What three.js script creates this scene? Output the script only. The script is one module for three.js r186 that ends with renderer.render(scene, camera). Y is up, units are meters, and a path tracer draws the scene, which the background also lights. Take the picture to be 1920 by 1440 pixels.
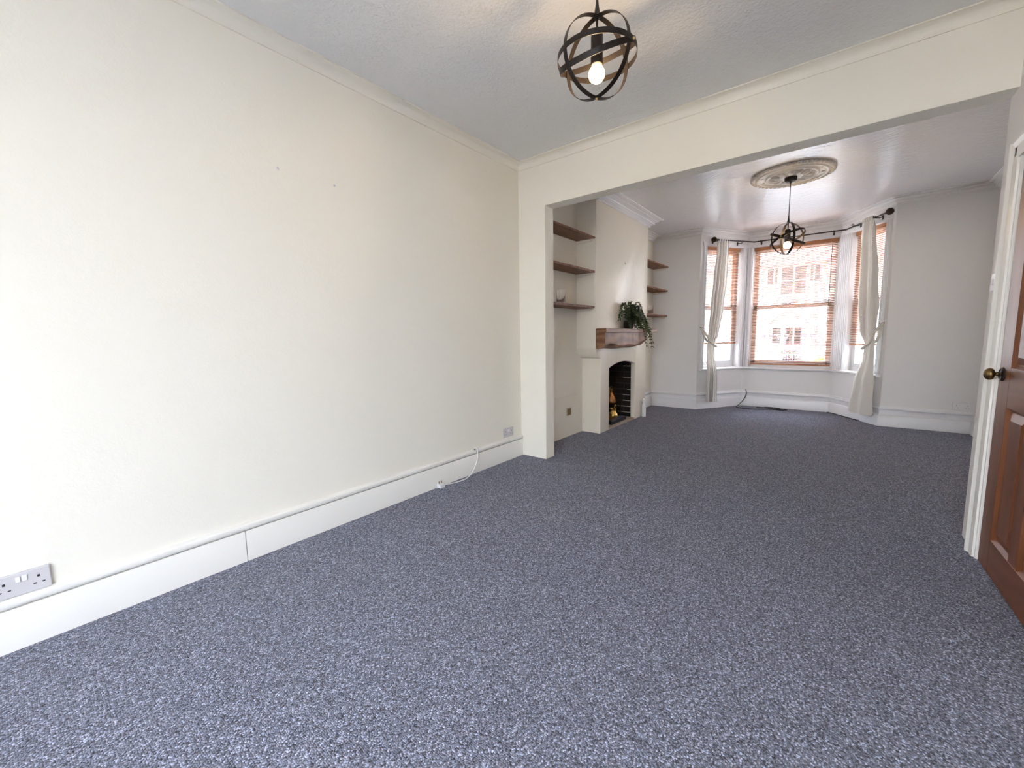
import * as THREE from 'three';
import { RoundedBoxGeometry } from 'three/addons/geometries/RoundedBoxGeometry.js';
import { mergeGeometries, toCreasedNormals } from 'three/addons/utils/BufferGeometryUtils.js';

// ---------------------------------------------------------------- camera, sky, sun, exposure
const scene = new THREE.Scene();
const F = 774.81, CAM = new THREE.Vector3(2.3342, 1.12, 3.0793);
const camera = new THREE.PerspectiveCamera(2 * Math.atan(720 / F) * 180 / Math.PI, 4 / 3, 0.05, 200);
camera.position.copy(CAM);
camera.rotation.set(-0.1137, 0.6701, -0.0157, 'YXZ');
camera.updateMatrixWorld(true);
const EXPOSURE = 3.7;
const SKY_STRENGTH = 1.0, SUN = 2, BULB = 0.2;
{ // hazy bright sky: pale at the horizon, bluer overhead
  const W = 128, H = 64, d = new Float32Array(W * H * 4);
  for (let j = 0; j < H; j++) for (let i = 0; i < W; i++) {
    const e = Math.max(0, Math.sin(((j + 0.5) / H - 0.5) * Math.PI)), t = Math.pow(e, 0.6), k = (j * W + i) * 4;
    d[k] = 6.7 + (4.7 - 6.7) * t; d[k + 1] = 6.9 + (5.6 - 6.9) * t; d[k + 2] = 7.2 + (7.1 - 7.2) * t; d[k + 3] = 1;
  }
  const sky = new THREE.DataTexture(d, W, H, THREE.RGBAFormat, THREE.FloatType);
  sky.mapping = THREE.EquirectangularReflectionMapping; sky.magFilter = THREE.LinearFilter; sky.needsUpdate = true;
  scene.background = sky; scene.backgroundIntensity = SKY_STRENGTH;
}
const sun = new THREE.DirectionalLight(0xfff1dd, SUN);
sun.position.set(-17, 18, -6); sun.target.position.set(0, 0, -8);
sun.shadow.mapSize.set(2048, 2048);
Object.assign(sun.shadow.camera, { left: -26, right: 26, top: 26, bottom: -26, near: 1, far: 70 });
scene.add(sun, sun.target);
const renderer = new THREE.WebGLRenderer({ antialias: true });
renderer.toneMapping = THREE.LinearToneMapping;
renderer.toneMappingExposure = EXPOSURE;
renderer.shadowMap.enabled = true;

// ---------------------------------------------------------------- helpers
let seed = 12345;
const rnd = () => { seed = (seed + 0x6d2b79f5) | 0; let t = Math.imul(seed ^ (seed >>> 15), 1 | seed); t = (t + Math.imul(t ^ (t >>> 7), 61 | t)) ^ t; return ((t ^ (t >>> 14)) >>> 0) / 4294967296; };
const rr = (a, b) => a + (b - a) * rnd();
const V = (x, y, z) => new THREE.Vector3(x, y, z);
// a photo pixel's ray met with an axis plane
function px(u, v, axis, val) {
  const d = V((u - 960) / F, -(v - 720) / F, -1).applyQuaternion(camera.quaternion);
  const t = (val - CAM.getComponent(axis)) / d.getComponent(axis);
  return CAM.clone().addScaledVector(d, t);
}
const taken = {};
function numbered(n) { if (!(n in taken)) { taken[n] = 0; return n; } taken[n]++; return n + '_' + String(taken[n]).padStart(3, '0'); }
function mesh(name, geo, mat, parent) { const m = new THREE.Mesh(geo, mat); m.name = parent ? name : numbered(name); (parent || scene).add(m); return m; }
function thing(name, label, category, pos = [0, 0, 0], group, turn = 0) {
  const g = new THREE.Group(); g.name = numbered(name); g.position.set(...pos); g.rotation.y = turn; scene.add(g);
  g.userData = { label, category }; if (group) g.userData.group = group; return g;
}
function struct(name, label, category, geo, mat) {
  const o = geo ? new THREE.Mesh(geo, mat) : new THREE.Group(); o.name = name; scene.add(o);
  o.userData = { kind: 'structure', label, category }; return o;
}
function tag(o, label, category, group) { o.userData = { label, category }; if (group) o.userData.group = group; return o; }
const clean = (g) => { g = g.index ? g.toNonIndexed() : g; for (const k of Object.keys(g.attributes)) if (!['position', 'normal', 'uv'].includes(k)) g.deleteAttribute(k); if (!g.attributes.normal) g.computeVertexNormals(); if (!g.attributes.uv) g.setAttribute('uv', new THREE.BufferAttribute(new Float32Array(g.attributes.position.count * 2), 2)); return g; };
const merge = (list) => mergeGeometries(list.map(clean));
const box = (x0, x1, y0, y1, z0, z1) => new THREE.BoxGeometry(Math.abs(x1 - x0), Math.abs(y1 - y0), Math.abs(z1 - z0)).translate((x0 + x1) / 2, (y0 + y1) / 2, (z0 + z1) / 2);
const rbox = (x0, x1, y0, y1, z0, z1, r = 0.003, seg = 1) => { const w = Math.abs(x1 - x0), h = Math.abs(y1 - y0), d = Math.abs(z1 - z0); return new RoundedBoxGeometry(w, h, d, seg, Math.min(r, w / 2.01, h / 2.01, d / 2.01)).translate((x0 + x1) / 2, (y0 + y1) / 2, (z0 + z1) / 2); };
const cyl = (r0, r1, h, x, y, z, seg = 24) => new THREE.CylinderGeometry(r1, r0, h, seg).translate(x, y + h / 2, z);
const lathe = (pts, seg = 32) => new THREE.LatheGeometry(pts.map(([r, y]) => new THREE.Vector2(Math.max(r, 0.0001), y)), seg);
const tube = (pts, r, seg = 40, rad = 8) => new THREE.TubeGeometry(new THREE.CatmullRomCurve3(pts.map((p) => V(...p))), seg, r, rad, false);
const crease = (g, a = 0.6) => toCreasedNormals(g, a);
// uv in metres from the position along the dominant axis of the face
function metres(g, s = 1, swap = false) {
  g = clean(g); const p = g.attributes.position, uv = g.attributes.uv, a = V(0, 0, 0), b = V(0, 0, 0), c = V(0, 0, 0);
  for (let i = 0; i < p.count; i += 3) {
    a.fromBufferAttribute(p, i); b.fromBufferAttribute(p, i + 1).sub(a); c.fromBufferAttribute(p, i + 2).sub(a);
    const n = b.cross(c), x = Math.abs(n.x), y = Math.abs(n.y), z = Math.abs(n.z);
    for (let k = 0; k < 3; k++) {
      const X = p.getX(i + k), Y = p.getY(i + k), Z = p.getZ(i + k);
      let u, v; if (y >= x && y >= z) { u = X; v = Z; } else if (x >= z) { u = Z; v = Y; } else { u = X; v = Y; }
      if (swap) uv.setXY(i + k, v * s, u * s); else uv.setXY(i + k, u * s, v * s);
    }
  }
  return g;
}
// sweep a closed profile [[offset from wall, y]...] along a path [[x, z]...] with mitred corners; inside lies on the right-hand normal (-dz, dx)
function sweep(path, profile) {
  const n = path.length, dirs = [], rows = [];
  for (let i = 0; i < n - 1; i++) { const dx = path[i + 1][0] - path[i][0], dz = path[i + 1][1] - path[i][1], l = Math.hypot(dx, dz); dirs.push([-dz / l, dx / l]); }
  for (let i = 0; i < n; i++) {
    const a = dirs[Math.max(0, i - 1)], b = dirs[Math.min(n - 2, i)], k = 1 + a[0] * b[0] + a[1] * b[1], m = [(a[0] + b[0]) / k, (a[1] + b[1]) / k];
    rows.push(profile.map(([o, y]) => [path[i][0] + m[0] * o, y, path[i][1] + m[1] * o]));
  }
  const pos = [], P = profile.length, tri = (a, b, c) => pos.push(...a, ...b, ...c);
  for (let i = 0; i < n - 1; i++) for (let j = 0; j < P; j++) { const k = (j + 1) % P; tri(rows[i][j], rows[i][k], rows[i + 1][k]); tri(rows[i][j], rows[i + 1][k], rows[i + 1][j]); }
  const faces = THREE.ShapeUtils.triangulateShape(profile.map(([x, y]) => new THREE.Vector2(x, y)), []);
  for (const [a, b, c] of faces) { tri(rows[0][a], rows[0][c], rows[0][b]); tri(rows[n - 1][a], rows[n - 1][b], rows[n - 1][c]); }
  const g = new THREE.BufferGeometry(); g.setAttribute('position', new THREE.Float32BufferAttribute(pos, 3)); g.computeVertexNormals();
  let vol = 0; const q = pos; for (let i = 0; i < q.length; i += 9) vol += q[i] * (q[i + 4] * q[i + 8] - q[i + 5] * q[i + 7]) - q[i + 1] * (q[i + 3] * q[i + 8] - q[i + 5] * q[i + 6]) + q[i + 2] * (q[i + 3] * q[i + 7] - q[i + 4] * q[i + 6]);
  if (vol < 0) { for (let i = 0; i < q.length; i += 9) for (let k = 0; k < 3; k++) { const t = q[i + 3 + k]; q[i + 3 + k] = q[i + 6 + k]; q[i + 6 + k] = t; } g.setAttribute('position', new THREE.Float32BufferAttribute(q, 3)); g.computeVertexNormals(); }
  return metres(toCreasedNormals(g, 0.5));
}
// ---- textures
function noiseGrid(n) { const a = new Float32Array(n * n); for (let i = 0; i < a.length; i++) a[i] = rnd(); return a; }
function tileNoise(n) { // tileable value noise with n cells
  const g = noiseGrid(n);
  return (u, v) => { u = (u - Math.floor(u)) * n; v = (v - Math.floor(v)) * n; const i = Math.floor(u), j = Math.floor(v), a = u - i, b = v - j, s = a * a * (3 - 2 * a), t = b * b * (3 - 2 * b), i1 = (i + 1) % n, j1 = (j + 1) % n, ii = i % n, jj = j % n;
    return (g[jj * n + ii] * (1 - s) + g[jj * n + i1] * s) * (1 - t) + (g[j1 * n + ii] * (1 - s) + g[j1 * n + i1] * s) * t; };
}
function makeTex(W, H, fn, srgb) {
  const d = new Uint8Array(W * H * 4);
  for (let j = 0; j < H; j++) for (let i = 0; i < W; i++) { const c = fn(i / W, j / H, i, j), k = (j * W + i) * 4; for (let q = 0; q < 3; q++) d[k + q] = Math.max(0, Math.min(255, Math.round((c.length ? c[q] : c) * 255))); d[k + 3] = 255; }
  const t = new THREE.DataTexture(d, W, H); t.wrapS = t.wrapT = THREE.RepeatWrapping; t.magFilter = THREE.LinearFilter; t.minFilter = THREE.LinearMipmapLinearFilter; t.generateMipmaps = true;
  if (srgb) t.colorSpace = THREE.SRGBColorSpace; t.needsUpdate = true; return t;
}
const rep = (t, x, y = x) => { const c = t.clone(); c.repeat.set(x, y); c.needsUpdate = true; return c; };
const std = (o) => new THREE.MeshStandardMaterial(o);
const lin = (r, g, b) => new THREE.Color().setRGB(r, g, b);
const n4 = tileNoise(4), n8 = tileNoise(8), n16 = tileNoise(16), n32 = tileNoise(32), n64 = tileNoise(64), n128 = tileNoise(128), n256 = tileNoise(256);
const sm = (a, b, x) => { const t = Math.max(0, Math.min(1, (x - a) / (b - a))); return t * t * (3 - 2 * t); };
// carpet: small twisted loops in blue-grey, light grey and charcoal yarn, shade between loops darkened into the colour, 2 m tile
const CARPET = (() => {
  const N = 2048, C = 400, col = new Uint8Array(N * N * 4), bmp = new Uint8Array(N * N * 4), cx = new Float32Array(C * C), cy = new Float32Array(C * C), tone = new Float32Array(C * C), hue = new Float32Array(C * C), ht = new Float32Array(C * C);
  for (let i = 0; i < C * C; i++) { cx[i] = rr(0.15, 0.85); cy[i] = rr(0.15, 0.85); const r = rnd(); tone[i] = r < 0.14 ? rr(0.32, 0.44) : r < 0.8 ? rr(0.46, 0.61) : rr(0.64, 0.84); hue[i] = rnd(); ht[i] = rr(0.6, 1); }
  for (let j = 0; j < N; j++) for (let i = 0; i < N; i++) {
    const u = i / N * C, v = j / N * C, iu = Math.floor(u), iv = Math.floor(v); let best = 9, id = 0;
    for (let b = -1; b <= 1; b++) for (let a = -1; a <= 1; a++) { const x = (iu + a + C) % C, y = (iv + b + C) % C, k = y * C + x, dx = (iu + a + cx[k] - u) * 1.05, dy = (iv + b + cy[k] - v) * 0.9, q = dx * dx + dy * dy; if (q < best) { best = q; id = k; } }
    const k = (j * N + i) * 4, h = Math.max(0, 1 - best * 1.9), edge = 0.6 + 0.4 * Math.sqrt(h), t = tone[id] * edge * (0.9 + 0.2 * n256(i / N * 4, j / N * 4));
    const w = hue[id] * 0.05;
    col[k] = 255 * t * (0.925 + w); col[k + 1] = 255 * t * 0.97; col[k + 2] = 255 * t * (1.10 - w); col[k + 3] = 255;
    bmp[k] = bmp[k + 1] = bmp[k + 2] = 255 * h * ht[id]; bmp[k + 3] = 255;
  }
  const mk = (d, s) => { const t = new THREE.DataTexture(d, N, N); t.wrapS = t.wrapT = THREE.RepeatWrapping; t.magFilter = THREE.LinearFilter; t.minFilter = THREE.LinearMipmapLinearFilter; t.generateMipmaps = true; if (s) t.colorSpace = THREE.SRGBColorSpace; t.repeat.set(0.5, 0.5); t.needsUpdate = true; return t; };
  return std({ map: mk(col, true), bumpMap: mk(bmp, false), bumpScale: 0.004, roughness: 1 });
})();
// plaster: faint roller stipple and hand-trowelled unevenness (2 m tile)
const plasterBump = makeTex(1024, 1024, (u, v) => 0.45 * n4(u * 2, v * 2) + 0.25 * n16(u * 2, v * 2) + 0.12 * n64(u * 2, v * 2) + 0.18 * n256(u * 2, v * 2));
const artexBump = makeTex(1024, 1024, (u, v) => 0.3 * n32(u * 2, v * 2) + 0.45 * n128(u, v) + 0.25 * n256(u * 1, v * 1));
const brushBump = makeTex(1024, 1024, (u, v) => 0.55 * n32(u, v * 3 + 0.25 * n8(u, v)) + 0.3 * n128(u, v * 2) + 0.15 * n16(u, v));
const paint = (r, g, b, rough = 0.85, bump = 0.0012, tex = plasterBump, s = 0.5) => std({ color: lin(r, g, b), roughness: rough, bumpMap: rep(tex, s), bumpScale: bump });
const M = {
  cream: paint(0.88, 0.845, 0.74, 0.8, 0.0015),
  white: paint(0.83, 0.815, 0.80, 0.8, 0.0015),
  breast: paint(0.84, 0.78, 0.66, 0.22, 0.003, plasterBump, 1.0),
  ceilBack: paint(0.82, 0.82, 0.80, 0.75, 0.003, artexBump, 0.8),
  ceilFront: paint(0.76, 0.75, 0.75, 0.24, 0.0035, brushBump, 0.8),
  gloss: paint(0.85, 0.83, 0.77, 0.32, 0.0004),
  glossWhite: paint(0.83, 0.83, 0.84, 0.3, 0.0003),
  upvc: std({ color: lin(0.86, 0.87, 0.88), roughness: 0.3 }),
  plastic: std({ color: lin(0.82, 0.82, 0.82), roughness: 0.35 }),
  socketGrey: std({ color: lin(0.62, 0.60, 0.60), roughness: 0.4 }),
  dark: std({ color: lin(0.015, 0.015, 0.017), roughness: 0.6 }),
  iron: std({ color: lin(0.022, 0.017, 0.015), roughness: 0.42, metalness: 0.6 }),
  black: std({ color: lin(0.012, 0.012, 0.013), roughness: 0.45 }),
  brass: std({ color: lin(0.72, 0.50, 0.17), roughness: 0.28, metalness: 1 }),
  agedBrass: std({ color: lin(0.22, 0.15, 0.07), roughness: 0.32, metalness: 0.9 }),
  copper: std({ color: lin(0.55, 0.27, 0.12), roughness: 0.35, metalness: 1 }),
  glassPane: new THREE.MeshPhysicalMaterial({ color: 0xffffff, roughness: 0, transmission: 1, thickness: 0, ior: 1.5 }),
  tumbler: new THREE.MeshPhysicalMaterial({ color: 0xffffff, roughness: 0.02, transmission: 1, thickness: 0.01, ior: 1.5 }),
  linen: new THREE.MeshPhysicalMaterial({ color: lin(0.92, 0.89, 0.84), roughness: 1, transmission: 0.3, thickness: 0, bumpMap: rep(artexBump, 8), bumpScale: 0.0006 }),
  rope: std({ color: lin(0.72, 0.68, 0.6), roughness: 0.95 }),
  plasterRose: paint(0.72, 0.69, 0.64, 0.55, 0.0006),
  soot: std({ color: lin(0.012, 0.011, 0.011), roughness: 0.95, bumpMap: rep(artexBump, 2), bumpScale: 0.004 }),
  mortar: std({ color: lin(0.05, 0.042, 0.036), roughness: 1, bumpMap: rep(artexBump, 4), bumpScale: 0.004 }),
  hearth: paint(0.42, 0.36, 0.28, 0.8, 0.001),
};
// wood: rings stretched along v
function woodTex(W, H, light, darkc, rings, knots = 0) {
  const kn = []; for (let i = 0; i < knots; i++) kn.push([rnd(), rnd(), rr(0.02, 0.05)]);
  return makeTex(W, H, (u, v) => {
    let w = 0.35 * n4(u, v) + 0.08 * n16(u * 1, v * 1); let kd = 0;
    for (const [a, b, s] of kn) { const dx = u - a, dy = (v - b) * 2.2, q = Math.exp(-(dx * dx + dy * dy) / (s * s)); w += 0.35 * q; kd = Math.max(kd, q * q); }
    const r = 0.5 + 0.5 * Math.sin((u * rings + w * rings * 0.8) * 6.283), fine = n256(u * 2, v * 0.12), t = Math.min(1, 0.55 * r + 0.45 * fine) * (1 - 0.75 * kd);
    return [0, 1, 2].map((c) => darkc[c] + (light[c] - darkc[c]) * t);
  }, true);
}
const oakTex = woodTex(512, 1024, [0.56, 0.36, 0.22], [0.36, 0.20, 0.11], 5, 4);
const doorTex = woodTex(512, 1024, [0.50, 0.30, 0.18], [0.42, 0.235, 0.135], 6, 2);
const pineTex = woodTex(256, 512, [0.76, 0.55, 0.38], [0.62, 0.40, 0.25], 3, 0);
const beamTex = woodTex(512, 1024, [0.66, 0.49, 0.36], [0.38, 0.24, 0.15], 4, 6);
M.shelf = std({ map: rep(oakTex, 2, 0.9), roughness: 0.5, bumpMap: rep(oakTex, 2, 0.9), bumpScale: 0.0006 });
M.door = std({ map: rep(doorTex, 2.2, 0.5), roughness: 0.33 });
M.doorH = std({ map: rep(doorTex, 2.2, 0.5), roughness: 0.33 });
M.blind = std({ map: rep(pineTex, 1, 1), roughness: 0.5 });
M.beam = std({ map: rep(beamTex, 3, 0.9), roughness: 0.45, bumpMap: rep(beamTex, 3, 0.9), bumpScale: 0.002 });

// ---------------------------------------------------------------- structure
const YB = 2.625, YF = 2.608, TH = 0.133, XR = 2.92, XF = 3.52, ZF = -3.43, ZR = 5.0;
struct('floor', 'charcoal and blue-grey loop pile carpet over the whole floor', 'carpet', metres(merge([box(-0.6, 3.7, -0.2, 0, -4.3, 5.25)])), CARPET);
struct('ceiling', 'stippled white ceiling of the room with the long bare wall', 'ceiling', metres(box(-0.2, 3.2, YB, 2.8, -TH, 5.25)), M.ceilBack);
struct('ceiling_bay', 'glossy brushed white ceiling of the bay window room', 'ceiling', metres(box(-0.2, 3.75, YF, 2.8, -4.5, -TH + 0.001)), M.ceilFront);
const FZ0 = -1.36, FZ1 = -2.245, FY = 0.98; // void behind the fireplace opening
{ // left wall with the chimney recess cut out of it
  const s = new THREE.Shape([[-5.25, 0], [-FZ0, 0], [-FZ0, FY], [-FZ1, FY], [-FZ1, 0], [3.6, 0], [3.6, 2.7], [-5.25, 2.7]].map(([a, b]) => new THREE.Vector2(a, b)));
  const g = new THREE.ExtrudeGeometry(s, { depth: 0.2, bevelEnabled: false }).rotateY(Math.PI / 2).translate(-0.2, 0, 0);
  const back = g.clone();
  struct('wall_left', 'long bare cream painted wall running back past the pier into the alcoves', 'wall', metres(back), M.cream);
}
// header over the wide opening and the pier at its left end
struct('wall_header', 'cream beam and narrow pier framing the wide opening between the rooms', 'wall', metres(merge([box(0, 0.282, 0, 2.7, -TH, 0), box(0.282, XR, 2.234, 2.7, -TH, 0)])), M.cream);
// right wall of the near room with the doorway, and the return into the bay room
const DZ0 = 0.165, DZ1 = 0.985, DH = 1.925;
struct('wall_right', 'white wall beside the brown panelled door', 'wall', metres(merge([box(XR, 3.05, 0, 2.7, -TH, DZ0), box(XR, 3.05, DH, 2.7, DZ0, DZ1), box(XR, 3.05, 0, 2.7, DZ1, 4.25), box(XR, 3.05, 2.35, 2.7, 4.25, 4.9), box(XR, 3.05, 0, 2.7, 4.9, 5.25), box(3.05, 3.7, 0, 2.7, -TH, -TH + 0.12)])), M.white);
struct('wall_hall', 'plain hallway wall behind the brown door', 'wall', metres(box(3.3, 3.42, -0.1, 2.7, 0, 1.15)), M.white);
struct('wall_alcove', 'grey white wall of the bay window room seen beyond the pier', 'wall', metres(merge([box(XF, 3.72, 0, 2.7, -3.6, -TH + 0.12)])), M.white);
struct('wall_front', 'white wall on both sides of the bay window', 'wall', metres(merge([box(-0.2, 0.685, 0, 2.7, ZF - 0.17, ZF), box(2.752, 3.72, 0, 2.7, ZF - 0.17, ZF)])), M.white);
// rear wall with glazed garden doors behind the camera
const RX0 = 1.2, RX1 = 2.88, RS = 0.05, RH = 2.5;
struct('wall_rear', 'wall with a window behind the viewer', 'wall', metres(merge([box(-0.2, RX0, 0, 2.7, ZR, ZR + 0.2), box(RX1, 3.05, 0, 2.7, ZR, ZR + 0.2), box(RX0, RX1, RH, 2.7, ZR, ZR + 0.2), box(RX0, RX1, 0, RS, ZR, ZR + 0.2)])), M.white);
function glazing(name, label, lo, hi, y0, y1, at, along) { // two leaves with panes; along: 0 = x, 2 = z
  const w = struct(name, label, 'window'), mid = (lo + hi) / 2, B = (a, b, c, d, h) => (along === 0 ? box(a, b, c, d, at - h, at + h) : box(at - h, at + h, c, d, a, b));
  mesh('frame', merge([B(lo, lo + 0.05, y0, y1, 0.04), B(hi - 0.05, hi, y0, y1, 0.04), B(lo, hi, y1 - 0.05, y1, 0.04), B(lo, hi, y0, y0 + 0.03, 0.04)]), M.upvc, w);
  for (const [a, b] of [[lo + 0.05, mid], [mid, hi - 0.05]]) {
    const s = mesh('sash', merge([B(a, a + 0.06, y0 + 0.03, y1 - 0.05, 0.03), B(b - 0.06, b, y0 + 0.03, y1 - 0.05, 0.03), B(a, b, y0 + 0.03, y0 + 0.12, 0.03), B(a, b, y1 - 0.12, y1 - 0.05, 0.03)]), M.upvc, w);
    mesh('pane', B(a + 0.06, b - 0.06, y0 + 0.12, y1 - 0.12, 0.003), M.glassPane, s);
  }
}
glazing('window_5', 'added unseen white glazed doors letting extra daylight through the right wall behind the viewer', 4.25, 4.9, 0, 2.35, XR + 0.07, 2);  // doors added out of view to let more daylight into the near room
glazing('window_4', 'white two light window in the rear wall', RX0, RX1, RS, RH, ZR + 0.1, 0);
// chimney breast: body with a square void, front skin with the arched opening, corbelled out on one side
const BX = 0.235;
{
  const outline = (sh) => { sh.moveTo(1.185, 0); sh.lineTo(1.185, 0.863); sh.quadraticCurveTo(1.085, 0.875, 1.05, 0.985); sh.lineTo(1.05, 2.66); sh.lineTo(2.56, 2.66); sh.lineTo(2.56, 0); sh.lineTo(-FZ1, 0); sh.lineTo(-FZ1, FY); sh.lineTo(-FZ0, FY); sh.lineTo(-FZ0, 0); return sh; };
  const body = outline(new THREE.Shape());
  const skin = new THREE.Shape();
  skin.moveTo(1.185, 0); skin.lineTo(1.185, 0.863); skin.quadraticCurveTo(1.085, 0.875, 1.05, 0.985); skin.lineTo(1.05, 2.66); skin.lineTo(2.56, 2.66); skin.lineTo(2.56, 0); skin.lineTo(2.2, 0);
  skin.lineTo(2.19, 0.745); skin.quadraticCurveTo(2.02, 0.80, 1.78, 0.798); skin.quadraticCurveTo(1.56, 0.79, 1.405, 0.738); skin.lineTo(1.415, 0);
  const a = new THREE.ExtrudeGeometry(body, { depth: BX - 0.055, bevelEnabled: false, curveSegments: 10 }), b = new THREE.ExtrudeGeometry(skin, { depth: 0.049, bevelEnabled: true, bevelSize: 0.006, bevelOffset: -0.006, bevelThickness: 0.006, bevelSegments: 2, curveSegments: 12 }).translate(0, 0, BX - 0.055);
  struct('wall_chimney', 'cream painted chimney breast with an arched fireplace opening', 'chimney breast', metres(crease(merge([a, b]).rotateY(Math.PI / 2), 0.4)), M.breast);
}
{ // brick fireback
  const fb = struct('wall_fireback', 'soot black brick recess inside the fireplace', 'fireback');
  mesh('backing', merge([box(-0.52, -0.42, 0, 1.1, FZ1 - 0.1, FZ0 + 0.1), box(-0.5, 0.17, FY, 1.1, FZ1 - 0.05, FZ0 + 0.05), box(-0.5, -0.2, 0, 1.1, FZ0, FZ0 + 0.1)]), M.soot, fb);
  mesh('mortar', merge([box(-0.45, 0.172, 0, FY, FZ1 - 0.1, FZ1 + 0.016)]), M.mortar, fb);
  const tones = [[0.010, 0.009, 0.009], [0.014, 0.010, 0.009], [0.022, 0.010, 0.008], [0.008, 0.008, 0.008]].map(([r, g, b]) => std({ color: lin(r, g, b), roughness: 0.9, bumpMap: rep(artexBump, 4), bumpScale: 0.004 }));
  for (let c = 0; c < 12; c++) {
    let x = 0.172 - (c % 2 ? 0.105 : 0); const y0 = 0.012 + c * 0.078, h = 0.064;
    if (c % 2) mesh('brick', rbox(0.075, 0.172 - rr(0, 0.01), y0, y0 + h, FZ1 + 0.002, FZ1 + 0.02 + rr(0, 0.006), 0.004), tones[Math.floor(rr(0, 4))], fb);
    for (let k = 0; k < 3 && x > -0.4; k++) { const x0 = Math.max(-0.42, x - 0.205); mesh('brick', rbox(x0, x - 0.006, y0, y0 + h + rr(-0.003, 0.004), FZ1 + 0.002, FZ1 + 0.02 + rr(0, 0.008), 0.004), tones[Math.floor(rr(0, 4))], fb); x = x0 - 0.008; }
    for (let k = 0, z = FZ1 + (c % 2 ? 0.1 : 0.02); k < 4; k++, z += 0.222) mesh('brick', rbox(-0.43, -0.405 + rr(0, 0.006), y0, y0 + h, z, Math.min(z + 0.21, FZ0 - 0.01), 0.004), tones[Math.floor(rr(0, 4))], fb);
  }
  const pale = std({ color: lin(0.42, 0.37, 0.32), roughness: 1 });
  for (let c = 1; c < 11; c++) { const y = 0.078 * c + 0.003, x1 = rr(0.15, 0.168), x0 = x1 - rr(0.05, 0.2); if (c !== 8 && c !== 6) mesh('mortar_joint', rbox(x0, x1, y - 0.004, y + rr(0.002, 0.006), FZ1 + 0.004, FZ1 + 0.026, 0.002).rotateZ(rr(-0.02, 0.02)), pale, fb); }
  mesh('hearth_slab', rbox(-0.45, 0.232, 0, 0.022, FZ1, FZ0, 0.004), M.hearth, fb);
}
// ---- the bay
const P1 = [0.685, ZF], P2 = [1.156, -4.175], P3 = [2.272, -4.175], P4 = [2.752, ZF];
const SILL = 0.605, HEAD = 2.385;
function frameOn(o, A, B) { const dx = B[0] - A[0], dz = B[1] - A[1]; o.position.set(A[0], 0, A[1]); o.rotation.y = Math.atan2(-dz, dx); return Math.hypot(dx, dz); }
const onSeg = (g, A, B) => { const h = new THREE.Object3D(); frameOn(h, A, B); h.updateMatrix(); return g.applyMatrix4(h.matrix); };
const bays = [
  { A: P1, B: P2, s0: 0.11, s1: 0.785, blind: [0.125, 0.765, 0.965], label: ['left window of the bay beside the chimney breast side', 0] },
  { A: P2, B: P3, s0: 0.085, s1: 1.10, blind: [0.105, 1.085, 0.64] },
  { A: P3, B: P4, s0: 0.225, s1: 0.77, blind: [0.24, 0.75, 0.945] },
];
{
  const geos = [];
  for (const b of bays) {
    const L = Math.hypot(b.B[0] - b.A[0], b.B[1] - b.A[1]);
    geos.push(onSeg(box(0, L, 0, SILL - 0.03, -0.16, 0), b.A, b.B), onSeg(box(0, L, HEAD, 2.7, -0.16, 0), b.A, b.B), onSeg(box(0, b.s0, SILL - 0.04, HEAD + 0.01, -0.16, 0), b.A, b.B), onSeg(box(b.s1, L, SILL - 0.04, HEAD + 0.01, -0.16, 0), b.A, b.B));
  }
  for (const [P, sx] of [[P2, -1], [P3, 1]]) { // corner wedges outside
    const sh = new THREE.Shape([[0, 0], [sx * 0.137, -0.087], [sx * 0.088, 0.16], [0, 0.16]].map(([x, y]) => new THREE.Vector2(x, y)));
    geos.push(merge([new THREE.CylinderGeometry(0.17, 0.17, 2.7, 5).translate(P[0] + sx * 0.06, 1.35, P[1] - 0.15)]));
  }
  struct('wall_bay', 'white wall and posts of the bay under and around its windows', 'wall', metres(merge(geos)), M.white);
}
// sill board running round the bay
struct('trim_1', 'white window board running round the bay', 'window sill', sweep([[P1[0] + 0.02, P1[1] - 0.032], P2, P3, [P4[0] - 0.02, P4[1] - 0.032]].map((p) => [...p]), [[-0.1, 0.572], [0.035, 0.572], [0.047, 0.578], [0.05, 0.589], [0.047, 0.6], [0.035, SILL + 0.001], [-0.1, SILL + 0.001]]), M.glossWhite);
// moulded casings on the bay posts
function casing(A, B, sA, sB, name, label) {
  const g = [rbox(sA, sB, SILL, HEAD + 0.05, 0, 0.012, 0.003)];
  const n = Math.max(2, Math.round((sB - sA) / 0.034)), step = (sB - sA) / n;
  for (let i = 0; i < n; i++) g.push(new THREE.CylinderGeometry(step * 0.36, step * 0.36, HEAD - SILL + 0.02, 10, 1).translate(sA + (i + 0.5) * step, (HEAD + SILL) / 2, 0.012));
  struct(name, label, 'window casing', crease(onSeg(merge(g), A, B), 0.6), M.glossWhite);
}
casing(P1, P2, 0.785, 0.868, 'trim_2', 'white fluted casing beside the left bay window');
casing(P2, P3, 0.008, 0.085, 'trim_3', 'white fluted casing left of the wide centre window');
casing(P3, P4, 0.02, 0.225, 'trim_4', 'white fluted casing between the centre and right bay windows');
casing(P3, P4, 0.77, 0.84, 'trim_5', 'white casing at the outer edge of the right bay window');
casing(P1, P2, 0.04, 0.11, 'trim_6', 'white casing at the outer edge of the left bay window');
struct('trim_7', 'white head board above the three bay windows', 'window casing', sweep([P1, P2, P3, P4].map((p, i) => (i === 0 ? [p[0] + 0.02, p[1] - 0.032] : i === 3 ? [p[0] - 0.02, p[1] - 0.032] : [...p])), [[0, HEAD], [0.016, HEAD], [0.02, HEAD + 0.006], [0.016, HEAD + 0.045], [0, HEAD + 0.05]]), M.glossWhite);
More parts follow.
